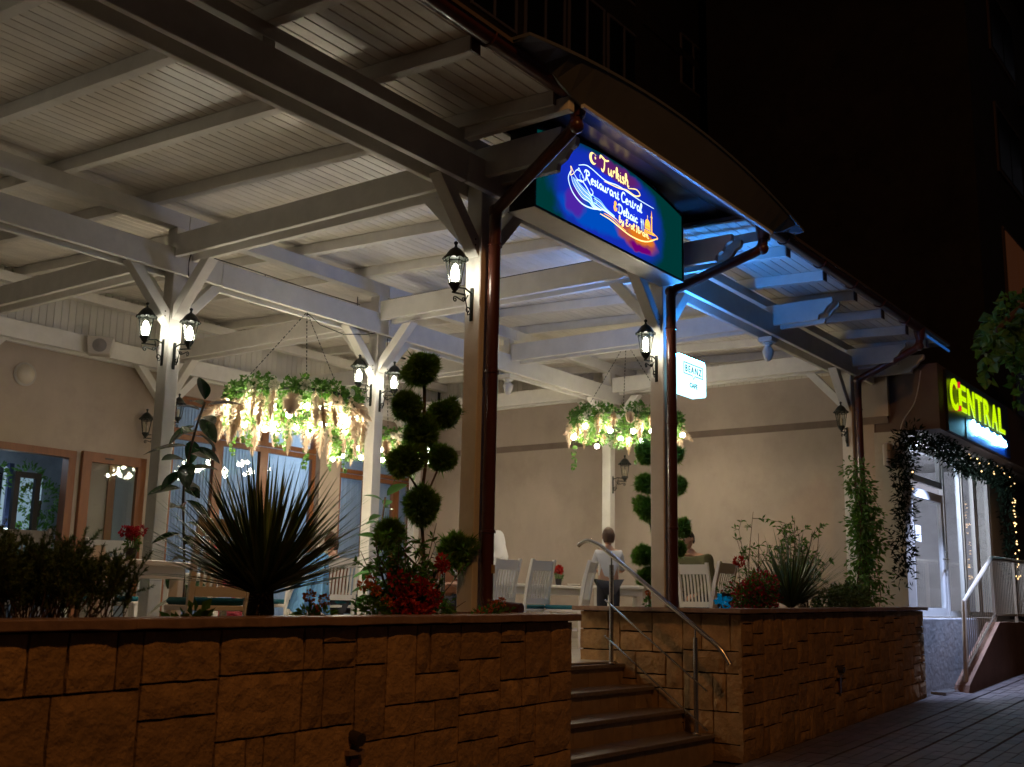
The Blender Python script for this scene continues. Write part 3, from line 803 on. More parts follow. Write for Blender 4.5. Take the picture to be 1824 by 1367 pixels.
# a small upright-script stroke font; glyph = (advance, [strokes]) in units where x-height = 1
G = {
 'a': (0.95, [[(0.75, 0.85), (0.4, 1.0), (0.1, 0.55), (0.3, 0.02), (0.65, 0.25), (0.8, 0.95)], [(0.8, 0.95), (0.74, 0.3), (0.85, 0.02), (1.0, 0.15)]]),
 'b': (0.85, [[(0.1, 0.3), (0.35, 1.2), (0.3, 1.75), (0.15, 1.6), (0.15, 0.3), (0.4, 0.0), (0.7, 0.35), (0.6, 0.8), (0.35, 0.75)]]),
 'c': (0.75, [[(0.7, 0.8), (0.4, 1.0), (0.1, 0.5), (0.35, 0.02), (0.75, 0.2)]]),
 'd': (0.95, [[(0.75, 0.85), (0.4, 1.0), (0.1, 0.5), (0.35, 0.02), (0.7, 0.3)], [(0.8, 1.8), (0.72, 0.4), (0.85, 0.02), (1.0, 0.15)]]),
 'e': (0.75, [[(0.05, 0.4), (0.5, 0.6), (0.55, 0.95), (0.3, 1.0), (0.1, 0.5), (0.3, 0.02), (0.75, 0.2)]]),
 'h': (0.95, [[(0.1, 0.3), (0.4, 1.3), (0.32, 1.8), (0.15, 1.5), (0.15, 0.0)], [(0.15, 0.5), (0.45, 1.0), (0.65, 0.8), (0.65, 0.15), (0.8, 0.0), (1.0, 0.2)]]),
 'i': (0.50, [[(0.1, 0.5), (0.2, 1.0), (0.2, 0.2), (0.35, 0.0), (0.5, 0.2)], [(0.18, 1.38), (0.25, 1.46)]]),
 'k': (0.85, [[(0.1, 0.3), (0.35, 1.3), (0.28, 1.8), (0.13, 1.5), (0.13, 0.0)], [(0.15, 0.45), (0.5, 1.0), (0.6, 0.75), (0.25, 0.5), (0.5, 0.3), (0.65, 0.0), (0.85, 0.15)]]),
 'l': (0.50, [[(0.0, 0.2), (0.4, 1.3), (0.3, 1.8), (0.15, 1.4), (0.18, 0.2), (0.35, 0.0), (0.52, 0.2)]]),
 'm': (1.25, [[(0.1, 1.0), (0.12, 0.0)], [(0.12, 0.6), (0.4, 1.0), (0.5, 0.7), (0.5, 0.0)], [(0.5, 0.6), (0.8, 1.0), (0.92, 0.7), (0.95, 0.15), (1.1, 0.0), (1.25, 0.2)]]),
 'n': (0.95, [[(0.1, 1.0), (0.12, 0.0)], [(0.12, 0.6), (0.45, 1.0), (0.62, 0.7), (0.62, 0.15), (0.78, 0.0), (0.95, 0.2)]]),
 'o': (0.80, [[(0.45, 1.0), (0.1, 0.6), (0.3, 0.0), (0.68, 0.4), (0.55, 0.95), (0.4, 1.0), (0.8, 0.8)]]),
 'r': (0.70, [[(0.1, 1.0), (0.14, 0.0)], [(0.14, 0.5), (0.35, 0.98), (0.6, 0.9)]]),
 's': (0.65, [[(0.55, 0.9), (0.3, 1.0), (0.15, 0.75), (0.5, 0.4), (0.4, 0.05), (0.05, 0.1)]]),
 't': (0.60, [[(0.25, 1.5), (0.2, 0.2), (0.35, 0.0), (0.58, 0.2)], [(0.0, 1.0), (0.5, 1.05)]]),
 'u': (0.95, [[(0.1, 1.0), (0.12, 0.2), (0.35, 0.0), (0.62, 0.35), (0.68, 1.0)], [(0.68, 1.0), (0.66, 0.2), (0.8, 0.0), (0.95, 0.2)]]),
 'y': (0.85, [[(0.1, 1.0), (0.15, 0.35), (0.4, 0.15), (0.62, 0.5), (0.68, 1.0)], [(0.68, 1.0), (0.6, -0.4), (0.3, -0.7), (0.15, -0.4), (0.8, 0.15)]]),
 'T': (1.30, [[(-0.45, 1.55), (-0.3, 2.1), (0.2, 2.0), (0.8, 1.85), (1.5, 2.15)], [(0.55, 1.9), (0.5, 0.6), (0.2, -0.1), (-0.15, 0.2)]]),
 'R': (1.35, [[(0.3, 1.9), (0.25, 0.6), (0.0, 0.0)], [(-0.2, 1.4), (0.1, 2.0), (0.8, 2.0), (0.95, 1.5), (0.3, 1.05)], [(0.3, 1.05), (0.75, 0.3), (1.3, -0.35)]]),
 'C': (1.15, [[(1.05, 1.55), (0.85, 1.95), (0.4, 1.8), (0.12, 0.9), (0.4, 0.05), (1.15, 0.3)]]),
 'D': (1.35, [[(0.3, 1.75), (0.25, 0.1)], [(-0.1, 1.5), (0.3, 1.9), (0.95, 1.7), (1.15, 0.9), (0.8, 0.1), (0.2, 0.0), (-0.05, 0.2)]]),
 'E': (1.05, [[(0.9, 1.6), (0.5, 1.9), (0.2, 1.5), (0.55, 1.05), (0.15, 0.6), (0.35, 0.0), (1.0, 0.25)]]),
 'I': (0.65, [[(0.0, 1.5), (0.3, 1.85), (0.3, 0.0), (0.05, 0.1)]]),
 '&': (1.2, [[(1.1, 0.0), (0.3, 1.2), (0.5, 1.75), (0.8, 1.45), (0.2, 0.7), (0.35, 0.05), (0.85, 0.15), (1.1, 0.7)]]),
 ' ': (0.45, []), '.': (0.3, [[(0.1, 0.05), (0.18, 0.1)]]),
}
def write(txt, u0, v0, u1, v1, h, w, mbx, sx=1.0):
    tot = sum(G[c][0] for c in txt) * sx
    s = math.hypot(u1 - u0, v1 - v0) / tot; dv = (v1 - v0) / (u1 - u0); x = 0
    for c in txt:
        for strk in G[c][1]:
            pts = [(u0 + (x + p[0] * sx) * s, v0 + (x + p[0] * sx) * s * dv + p[1] * h) for p in strk]
            ribbon(pts, w, mbx, k=6)
        x += G[c][0] * sx
mo = MB(); mw = MB(); mb2 = MB(); my = MB(); md = MB()
write('Turkish', -0.235, 0.600, 0.205, 0.592, 0.055, 0.020, my)
write('Restaurant Central', -0.49, 0.425, 0.43, 0.428, 0.044, 0.017, mw)
write('&', -0.045, 0.315, 0.012, 0.315, 0.042, 0.020, mo)
write('Deltaic', 0.025, 0.312, 0.355, 0.312, 0.040, 0.017, mw)
write('by Erol Ibram.', 0.04, 0.235, 0.56, 0.225, 0.030, 0.014, my)
# crescent and star
cres = []
for i in range(21):
    a = R(50 + 260 * i / 20); cres.append((-0.375 + 0.055 * math.cos(a), 0.652 + 0.052 * math.sin(a)))
ins = []
for i in range(21):
    a = R(50 + 260 * i / 20); ins.append((-0.352 + 0.042 * math.cos(a), 0.660 + 0.040 * math.sin(a)))
for i in range(20):
    q = len(my.v); my.v += [(7.7 + p[0], SY, 4.18 + p[1]) for p in (cres[i], cres[i + 1], ins[i + 1], ins[i])]; my.f.append((q, q + 3, q + 2, q + 1))
def star(mbx, u, v, r):
    q = len(mbx.v)
    mbx.v += [(7.7 + u + (r if i % 2 == 0 else r * 0.42) * math.sin(math.pi * i / 5), SY, 4.18 + v + (r if i % 2 == 0 else r * 0.42) * math.cos(math.pi * i / 5)) for i in range(10)]
    mbx.f.append(tuple(range(q + 9, q - 1, -1)))
star(my, -0.338, 0.668, 0.017); star(my, -0.235, 0.598, 0.012)
# long white and orange sweeps
ribbon([(-0.588, 0.522), (-0.48, 0.558), (-0.38, 0.555), (-0.18, 0.525), (0.026, 0.545), (0.24, 0.537), (0.406, 0.531), (0.643, 0.531)], 0.010, mw)
ribbon([(-0.20, 0.512), (0.026, 0.528), (0.168, 0.552), (0.313, 0.546), (0.397, 0.582), (0.332, 0.610), (0.19, 0.575)], 0.012, my)
# wave under the fish
ribbon([(-0.70, 0.44), (-0.735, 0.36), (-0.67, 0.267), (-0.536, 0.215), (-0.376, 0.222), (-0.212, 0.258), (-0.008, 0.242)], 0.012, mw)
for k_ in range(6):
    o_ = k_ * 0.020
    ribbon([(-0.695 + o_ * 0.8, 0.40 - o_ * 0.1), (-0.655 + o_, 0.335 + o_ * 0.3), (-0.54 + o_ * 0.6, 0.270 + o_ * 0.75), (-0.43 + o_ * 0.3, 0.262 + o_ * 0.6), (-0.36, 0.235 + o_ * 0.3), (-0.24, 0.245 + o_ * 0.1)], 0.010, mb2 if k_ % 2 else mw)
ribbon([(-0.62, 0.385), (-0.54, 0.405), (-0.47, 0.375), (-0.40, 0.33), (-0.37, 0.36), (-0.41, 0.385)], 0.012, mw)
ribbon([(-0.43, 0.30), (-0.37, 0.335), (-0.31, 0.30), (-0.35, 0.27), (-0.38, 0.29)], 0.010, mb2)
for k_ in range(4):
    ribbon([(-0.36, 0.33 - k_ * 0.016), (-0.26, 0.325 - k_ * 0.018), (-0.16, 0.285 - k_ * 0.008), (-0.03, 0.262 - k_ * 0.004)], 0.009, mw if k_ % 2 else mb2)
# fish
ribbon([(-0.655, 0.43), (-0.61, 0.475), (-0.55, 0.47), (-0.505, 0.425), (-0.545, 0.395), (-0.61, 0.40), (-0.655, 0.43)], 0.009, mw)
ribbon([(-0.655, 0.43), (-0.70, 0.475), (-0.695, 0.44), (-0.705, 0.40), (-0.655, 0.43)], 0.009, my)
ribbon([(-0.60, 0.472), (-0.585, 0.498), (-0.55, 0.47)], 0.008, mw); ribbon([(-0.56, 0.46), (-0.57, 0.435), (-0.555, 0.405)], 0.007, mb2)
ribbon([(-0.530, 0.438), (-0.525, 0.441)], 0.012, mw, taper=False)
# orange shore line
ribbon([(-0.261, 0.213), (-0.11, 0.210), (0.027, 0.190), (0.222, 0.165), (0.422, 0.172), (0.573, 0.21), (0.709, 0.275)], 0.013, my)
ribbon([(-0.20, 0.235), (-0.08, 0.232), (0.04, 0.205), (0.16, 0.185)], 0.009, mo); ribbon([(-0.14, 0.252), (-0.02, 0.245), (0.06, 0.22)], 0.008, mo)
ribbon([(0.56, 0.215), (0.64, 0.245), (0.709, 0.275), (0.62, 0.300)], 0.010, mo)
# mosque: dome, minaret, arcade
def poly(mbx, pts, y=SY):
    q = len(mbx.v); mbx.v += [(7.7 + p[0], y, 4.18 + p[1]) for p in pts]; mbx.f.append(tuple(range(q + len(pts) - 1, q - 1, -1)))
poly(mo, [(0.478, 0.305), (0.575, 0.305), (0.575, 0.345)] + [(0.527 + 0.046 * math.cos(R(a)), 0.347 + 0.052 * math.sin(R(a))) for a in range(0, 181, 20)] + [(0.478, 0.345)])
poly(mo, [(0.588, 0.290), (0.610, 0.290), (0.608, 0.440), (0.599, 0.500), (0.590, 0.440)]); poly(my, [(0.584, 0.432), (0.614, 0.432), (0.614, 0.440), (0.584, 0.440)])
ribbon([(0.527, 0.40), (0.527, 0.435)], 0.006, my, taper=False, sm=False)
poly(mo, [(0.47, 0.262), (0.66, 0.280), (0.62, 0.300), (0.47, 0.296)])
for k_ in range(6): poly(md, [(0.482 + k_ * 0.021, 0.268 + k_ * 0.002), (0.492 + k_ * 0.021, 0.268 + k_ * 0.002), (0.492 + k_ * 0.021, 0.288), (0.487 + k_ * 0.021, 0.293), (0.482 + k_ * 0.021, 0.288)], SY - 0.0008)
for k_ in range(5): poly(md, [(0.487 + k_ * 0.018, 0.318), (0.495 + k_ * 0.018, 0.318), (0.495 + k_ * 0.018, 0.332), (0.487 + k_ * 0.018, 0.332)], SY - 0.0008)
# knife and fork
ribbon([(0.418, 0.275), (0.418, 0.335)], 0.007, mw, taper=False, sm=False); poly(mw, [(0.407, 0.335), (0.429, 0.335), (0.429, 0.352), (0.407, 0.352)])
for k_ in range(3): ribbon([(0.410 + k_ * 0.008, 0.352), (0.410 + k_ * 0.008, 0.372)], 0.004, mw, taper=False, sm=False)
ribbon([(0.446, 0.270), (0.446, 0.320)], 0.007, mw, taper=False, sm=False); poly(mw, [(0.441, 0.320), (0.453, 0.320), (0.456, 0.350), (0.450, 0.375), (0.441, 0.372)])
for nm, q, m_ in (('white_lettering', mw, W1), ('blue_wave_strokes', mb2, W2), ('orange_artwork', mo, O1), ('yellow_lettering', my, O2), ('dark_windows', md, O3)):
    stuff(q.part(nm, m_, sg, smooth=False))

# ---------------------------------------------------------------- small cafe lightbox
def text_mb(txt, size, bold=0.0, depth=0.004, spacing=1.0, shear=0.0):
    c = bpy.data.curves.new('t', 'FONT'); c.body = txt; c.size = size; c.offset = bold; c.extrude = depth; c.space_character = spacing
    c.align_x = 'CENTER'; c.shear = shear; c.resolution_u = 3
    o = bpy.data.objects.new('t', c); COL.objects.link(o)
    dg = bpy.context.evaluated_depsgraph_get(); dg.update()
    me = bpy.data.meshes.new_from_object(o.evaluated_get(dg))
    mb = MB(); mb.v = [tuple(v.co) for v in me.vertices]; mb.f = [tuple(p.vertices) for p in me.polygons]
    bpy.data.objects.remove(o); bpy.data.meshes.remove(me); bpy.data.curves.remove(c)
    return mb
def stand(mb, x, y, z, sx=1, sz=1):      # text from its XY plane to the street-facing XZ plane
    mb.v = [(x + p[0] * sx, y - p[2], z + p[1] * sz) for p in mb.v]; return mb
bz = E('cafe_lightbox', 'small glowing cyan-white cafe sign box beside the right entrance post', 'sign', (9.53, 4.90, 3.25))
CY = emat('cyan_white_acrylic', (0.38, 0.86, 1.0), 2.6); CB_ = emat('cyan_back_light', (0.36, 0.50, 1.0), 15); CT_ = emat('added_blue_glow', (0.03, 0.27, 1.0), 330)
MB().box((9.235, 4.835, 3.262), (9.80, 4.995, 3.598)).part('lit_box', CY, bz, bevel=0.012)
bx('lit_back', (9.25, 4.996, 3.275), (9.785, 5.000, 3.585), CB_, bz)
bx('top_strip', (9.26, 4.845, 3.599), (9.78, 4.895, 3.605), CT_, bz)  # added glow on the unseen box top, throws blue onto the eaves
INK = mat('dark_print', (0.01, 0.03, 0.04), 0.6)
yb = 4.832
stand(text_mb('BEANZ', 0.092, 0.0016, 0.001, 1.28), 9.517, yb, 3.452).part('lettering', INK, bz, smooth=False)
stand(text_mb('CAFE', 0.062, 0.0024, 0.001, 1.12), 9.517, yb, 3.312).part('lettering', INK, bz, smooth=False)
mb = MB(); a0, a1, c0, c1, t_ = 9.318, 9.716, 3.425, 3.540, 0.0085
for q in (((a0, c1 - t_), (a1, c1)), ((a0, c0), (a0 + t_, c1)), ((a1 - t_, c0), (a1, c1)), ((a0, c0), (9.49, c0 + t_)), ((9.545, c0), (a1, c0 + t_))):
    mb.box((q[0][0], yb - 0.0015, q[0][1]), (q[1][0], yb + 0.001, q[1][1]))
for (p, q) in (((9.49, c0 + t_ / 2), (9.518, c0 - 0.03)), ((9.518, c0 - 0.03), (9.545, c0 + t_ / 2))):
    ribbon([p, q], t_, mb, y=yb - 0.0015, taper=False, sm=False, U=0, V=0)
mb.part('speech_bubble_outline', INK, bz, smooth=False)
MB().box((9.222, 4.90, 3.50), (9.236, 4.94, 3.54)).part('bracket', M['iron'], bz)

# ================================================================ RESTAURANT BUILDING BEHIND THE TERRACE
BY = 12.62
rb = E('restaurant_building', 'beige plastered restaurant building at the back of the terrace with brown framed windows', 'building', (9, BY, FL))
opens = [(4.3, 8.03, FL, 3.02), (9.42, 12.22, FL, 3.98), (12.66, 14.50, FL, 3.75)]
ztop = 4.42
xs = [0.0]
def wallbox(x0, x1, z0, z1): bx('wall', (x0, BY, z0), (x1, BY + 0.25, z1), M['plaster'], rb)
wallbox(0.0, 4.3, 0.3, ztop); wallbox(8.03, 9.42, 0.3, ztop); wallbox(12.22, 12.66, 0.3, ztop); wallbox(14.50, 15.0, 0.3, ztop)
wallbox(4.3, 8.03, 3.02, ztop); wallbox(9.42, 12.22, 3.98, ztop); wallbox(12.66, 14.50, 3.75, ztop)
# side wall with the thicker upper part and its shadow ledge
bx('side_wall', (15.0, 4.921, 0.2), (15.25, BY + 0.25, 3.74), M['plaster'], rb)
MB().prism([(15.25, 3.831), (14.935, 3.831), (14.935, 4.50), (15.25, 4.50)], 'y', 4.70, BY - 0.002).part('upper_side_wall', M['plaster'], rb)
MB().prism([(15.25, 3.741), (15.0, 3.741), (14.942, 3.830), (15.25, 3.830)], 'y', 4.72, BY - 0.002).part('ledge_band', mat('shade_toned_plaster_band', (0.22, 0.165, 0.13), 0.9, noise=0.2, nscale=3), rb)  # shade under the upper wall put into a darker plaster colour
# vertical cladding boards above both walls
x = 0.6
CB = MB().box((0, 0, 0), (0.096, 0.02, 1)).mesh('cladding_board', M['clad'], bevel=0.006)
CB2 = MB().box((0, 0, 0), (0.02, 0.096, 1)).mesh('cladding_board', M['clad'], bevel=0.006)
while x < 14.9:
    inst('cladding_board', CB, rb, Vector((x, BY - 0.03, ztop - 0.02)) - Vector((9, BY, FL)), None, (1, 1, 5.15 - ztop)); x += 0.099
y = 4.8
while y < 12.5:
    inst('cladding_board', CB2, rb, Vector((14.93, y, 4.46)) - Vector((9, BY, FL)), None, (1, 1, 0.68)); y += 0.099
bx('cladding_backing', (0, BY - 0.008, ztop), (15, BY + 0.2, 5.3), M['dark'], rb)
bx('cladding_backing', (14.956, 4.75, 4.50), (15.2, BY, 5.3), M['dark'], rb)
bx('ledge_trim', (0, BY - 0.04, ztop - 0.05), (14.94, BY - 0.001, ztop - 0.021), M['wood'], rb)
# rooms behind the windows
def room(x0, x1, name_light, power, col):
    mb = MB(); y0 = BY + 0.26; y1 = BY + (3.2 if x0 > 9 else 2.0); z0 = FL; z1 = 4.2
    mb.v = [(x0, y0, z0), (x1, y0, z0), (x1, y1, z0), (x0, y1, z0), (x0, y0, z1), (x1, y0, z1), (x1, y1, z1), (x0, y1, z1)]
    mb.f = [(0, 1, 2, 3), (7, 6, 5, 4), (1, 5, 6, 2), (2, 6, 7, 3), (3, 7, 4, 0)]
    mb.part('room', M['room'], rb)
    lamp(name_light, ((x0 + x1) / 2, y0 + 1.2, 3.4), power, col, 0.25)
room(4.0, 9.28, 'restaurant_room_light', 26, (0.60, 0.80, 1.0))
room(9.32, 15.2, 'curtained_room_light', 120, (0.74, 0.87, 1.0))
def frame(x0, x1, z0, z1, t, y0, dep, m, parent, name='window'):
    """a framed sash: mitred-looking rails butted end to end, pane as its sub-part"""
    mb = MB()
    mb.box((x0, y0, z0), (x0 + t, y0 + dep, z1)); mb.box((x1 - t, y0, z0), (x1, y0 + dep, z1))
    mb.box((x0 + t, y0 + 0.001, z1 - t), (x1 - t, y0 + dep, z1)); mb.box((x0 + t, y0 + 0.001, z0), (x1 - t, y0 + dep, z0 + t))
    w_ = mb.part(name, m, parent)
    MB().box((x0 + t, y0 + dep * 0.45, z0 + t), (x1 - t, y0 + dep * 0.45 + 0.006, z1 - t)).part('pane', M['glass'], w_)
    return w_
def pleat(x0, x1, z0, z1, y, m, parent, amp=0.02, per=0.055, name='curtain'):
    n = int((x1 - x0) / 0.012); mb = MB()
    for i in range(n + 1):
        x = x0 + (x1 - x0) * i / n; yy = y + amp * math.sin(2 * math.pi * x / per + 0.8 * math.sin(x * 9))
        mb.v += [(x, yy, z0), (x, yy + 0.01 * math.sin(x * 5), z1)]
    for i in range(n): mb.f.append((2 * i, 2 * i + 2, 2 * i + 3, 2 * i + 1))
    mb.sm = True
    return mb.part(name, m, parent)
# middle group: three tall lights with a transom row
gx = [9.46, 10.30, 11.14, 12.18]
for a, b in zip(gx[:-1], gx[1:]):
    frame(a, b, FL + 0.02, 3.46, 0.075, BY + 0.06, 0.07, M['brown'], rb)
    frame(a, b, 3.475, 3.94, 0.065, BY + 0.06, 0.07, M['brown'], rb, 'transom_window')
bx('head_frame', (9.42, BY + 0.03, 3.94), (12.22, BY + 0.16, 3.979), M['brown'], rb)
pleat(9.36, 12.9, 0.9, 4.1, BY + 0.34, M['curtain'], rb)
gx = [12.68, 13.30, 13.36, 14.02, 14.48]
for a, b in ((12.68, 13.36), (13.37, 14.05), (14.06, 14.48)):
    frame(a, b, FL + 0.02, 3.25, 0.07, BY + 0.06, 0.07, M['brown'], rb)
    frame(a, b, 3.265, 3.73, 0.06, BY + 0.06, 0.07, M['brown'], rb, 'transom_window')
pleat(12.95, 15.1, 0.9, 4.1, BY + 0.34, M['curtain'], rb)
# left opening: wide brown frame, dark sashes folded inside, one door leaf swung out flat
bx('head_frame', (4.3, BY - 0.02, 2.93), (8.03, BY + 0.12, 3.019), M['brown'], rb)
bx('jamb_frame', (7.93, BY - 0.02, FL), (8.03, BY + 0.12, 2.929), M['brown'], rb)
for (a, b, yy) in ((5.5, 6.55, 0.3), (7.55, 7.90, 0.5)):
    frame(a, b, FL + 0.02, 2.75, 0.07, BY + yy, 0.06, M['dark'], rb, 'inner_sash')
s_ = frame(0, 0.85, FL + 0.02, 2.80, 0.07, 0, 0.06, mat('blue_black_sash', (0.03, 0.04, 0.10), 0.3), rb, 'open_sash')
s_.location = Vector((7.05, BY + 0.15, 0)) - Vector((9, BY, FL))
s_.data.transform(Matrix.Translation((9, BY, FL))); s_.children[0].data.transform(Matrix.Translation((9, BY, FL)))
s_.rotation_euler = (0, 0, R(52))
dl = E('door_leaf', 'open brown wooden glazed door leaf standing against the beige wall with a black handle', 'door', (8.08, BY - 0.06, FL))
frame(8.09, 9.02, FL + 0.02, 3.03, 0.125, BY - 0.075, 0.055, M['brown'], dl, 'leaf_frame')
bx('curtain_behind_glass', (8.62, BY - 0.019, FL + 0.15), (8.89, BY - 0.012, 2.9), M['curtain'], dl)
bx('vertical_stile', (8.50, BY - 0.035, FL + 0.15), (8.60, BY - 0.021, 2.9), M['brown'], dl)
mb = MB(); mb.box((8.93, BY - 0.09, 1.72), (8.965, BY - 0.076, 1.98)); mb.tube([(8.947, BY - 0.09, 1.86), (8.947, BY - 0.13, 1.86), (8.82, BY - 0.13, 1.86)], 0.009, 6)
mb.part('handle', M['iron'], dl)
bx('label_plate', (8.40, BY - 0.080, 2.955), (8.52, BY - 0.0755, 2.975), M['dark'], dl)
# things in the left room: tube lamp, foliage, guests
tl = E('tube_light', 'bright white tube light seen through the open window on the left', 'lamp', (8.1, 14.3, 1.9))
MB().box((7.95, 14.28, 2.06), (8.30, 14.32, 2.11)).part('tube', emat('tube_glow', (0.75, 0.97, 1.0), 16), tl)
t2 = E('far_window', 'pale bright far window with a glowing lamp at the left edge of the picture', 'window', (7.95, 14.55, 1.9))
bx('lit_pane', (7.4, 14.50, 1.7), (8.22, 14.53, 2.95), emat('pale_street_glow', (0.35, 0.50, 0.62), 0.55), t2)
bx('lit_pane', (8.30, 14.50, 1.7), (8.75, 14.53, 2.85), emat('pale_street_glow', (0.35, 0.50, 0.62), 0.55), t2)
bx('mullion', (8.225, 14.46, 1.6), (8.295, 14.54, 3.0), mat('blue_black_sash', (0.03, 0.04, 0.10), 0.3), t2)
MB().ball((7.97, 14.40, 2.52), 0.06, 8, 6, (1.6, 1, 0.6)).part('glow', emat('tube_glow', (0.75, 0.97, 1.0), 16), t2)

def leafcloud(name, m, parent, centers, n, size, flat=0.5, droop=0.0, asp=2.2, shell=0.55):
    """many small folded leaves spread through balls (center, radius)"""
    mb = MB(); vs = mb.v; fs = mb.f
    tot = sum(c[1] ** 2 for c in centers)
    for (c, r) in centers:
        k = max(3, int(n * r * r / tot)); c = Vector(c)
        for _ in range(k):
            d = runit(); rad = r * (shell + (1 - shell) * random.random() ** 0.5) * rnd(0.8, 1.12)
            p = c + d * rad
            ax = (d + runit() * flat + Vector((0, 0, -droop))).normalized()
            sd = ax.cross(runit());
            if sd.length < 0.1: continue
            sd.normalize(); L = size * rnd(0.6, 1.3); W = L / asp
            nrm = ax.cross(sd) * W * 0.25
            q = len(vs)
            vs += [tuple(p), tuple(p + ax * L * 0.5 + sd * W * 0.5 + nrm), tuple(p + ax * L), tuple(p + ax * L * 0.5 - sd * W * 0.5 + nrm)]
            fs += [(q, q + 1, q + 2), (q, q + 2, q + 3)]
    return mb.part(name, m, parent, smooth=False)
ip = E('indoor_plant', 'loose leafy plant inside the restaurant behind the open window', 'plant', (7.5, 14.0, FL))
leafcloud('foliage', M['leafm'], ip, [((8.45, 14.1, 2.0), 0.28), ((8.5, 14.1, 2.5), 0.3), ((7.75, 14.1, 2.75), 0.25), ((8.3, 14.1, 2.8), 0.2), ((7.75, 14.1, 2.3), 0.16)], 1100, 0.07)
MB().tube([(8.4, 14.1, FL), (8.45, 14.1, 1.6), (8.5, 14.1, 2.5)], 0.025, 6).part('stem', M['bark'], ip)

# round wall lamp, loudspeaker, coat of small black fittings
dm = E('wall_lamp', 'round frosted bulkhead lamp on the beige wall at the far left', 'lamp', (7.24, BY, 3.86))
MB().lathe([(0.001, 0.085), (0.07, 0.075), (0.115, 0.04), (0.13, 0.0)], (7.24, BY, 3.86), 20, axis=(0, -1, 0)).part('dome', M['frost'], dm, smooth=True)
MB().lathe([(0.14, 0.0), (0.145, 0.02), (0.13, 0.03)], (7.24, BY - 0.001, 3.86), 20, axis=(0, -1, 0)).part('rim', M['speaker'], dm, smooth=True)
sp = E('loudspeaker', 'cream wall loudspeaker with a grey grille on the back beam', 'speaker', (7.9, 12.2, 4.28))
mb = MB().prism([(-0.13, -0.11), (0.13, -0.11), (0.16, 0.11), (-0.16, 0.11)], 'y', -0.1, 0.08); mb.xf(Matrix.Translation((7.92, 12.15, 4.28)) @ Matrix.Rotation(R(-38), 4, 'Z')); mb.part('cabinet', M['speaker'], sp, bevel=0.01)
mb = MB().lathe([(0.085, 0), (0.085, 0.006), (0.04, 0.008), (0.03, 0.012), (0.001, 0.015)], (0, -0.1, 0), 18, axis=(0, -1, 0)); mb.xf(Matrix.Translation((7.92, 12.15, 4.28)) @ Matrix.Rotation(R(-38), 4, 'Z')); mb.part('grille', M['spkgrey'], sp, smooth=True)
mb = MB().box((7.86, 12.2, 4.24), (7.9, 12.29, 4.30)); mb.part('bracket', M['spkgrey'], sp)
for (x, y, z, l) in ((8.35, 9.9, 4.62, 'left'), (9.6, 9.6, 4.62, 'middle'), (11.2, 10.4, 4.62, 'right')):
    h = E('ceiling_bar', {'left': 'thin black bar under the ceiling right of the twin lantern post', 'middle': 'thin black bar under the ceiling above the big flower chandelier', 'right': 'thin black bar under the ceiling above the small rear chandelier'}[l], 'ceiling bar', (x, y, z), 'thin black bars under the ceiling')
    MB().box((x, y, z), (x + 0.42, y + 0.03, z + 0.02)).part('bar', M['iron'], h)
    MB().tube([(x + 0.2, y + 0.015, z + 0.02), (x + 0.2, y + 0.015, rz(y) + 0.11)], 0.006, 5).part('hanger', M['iron'], h)

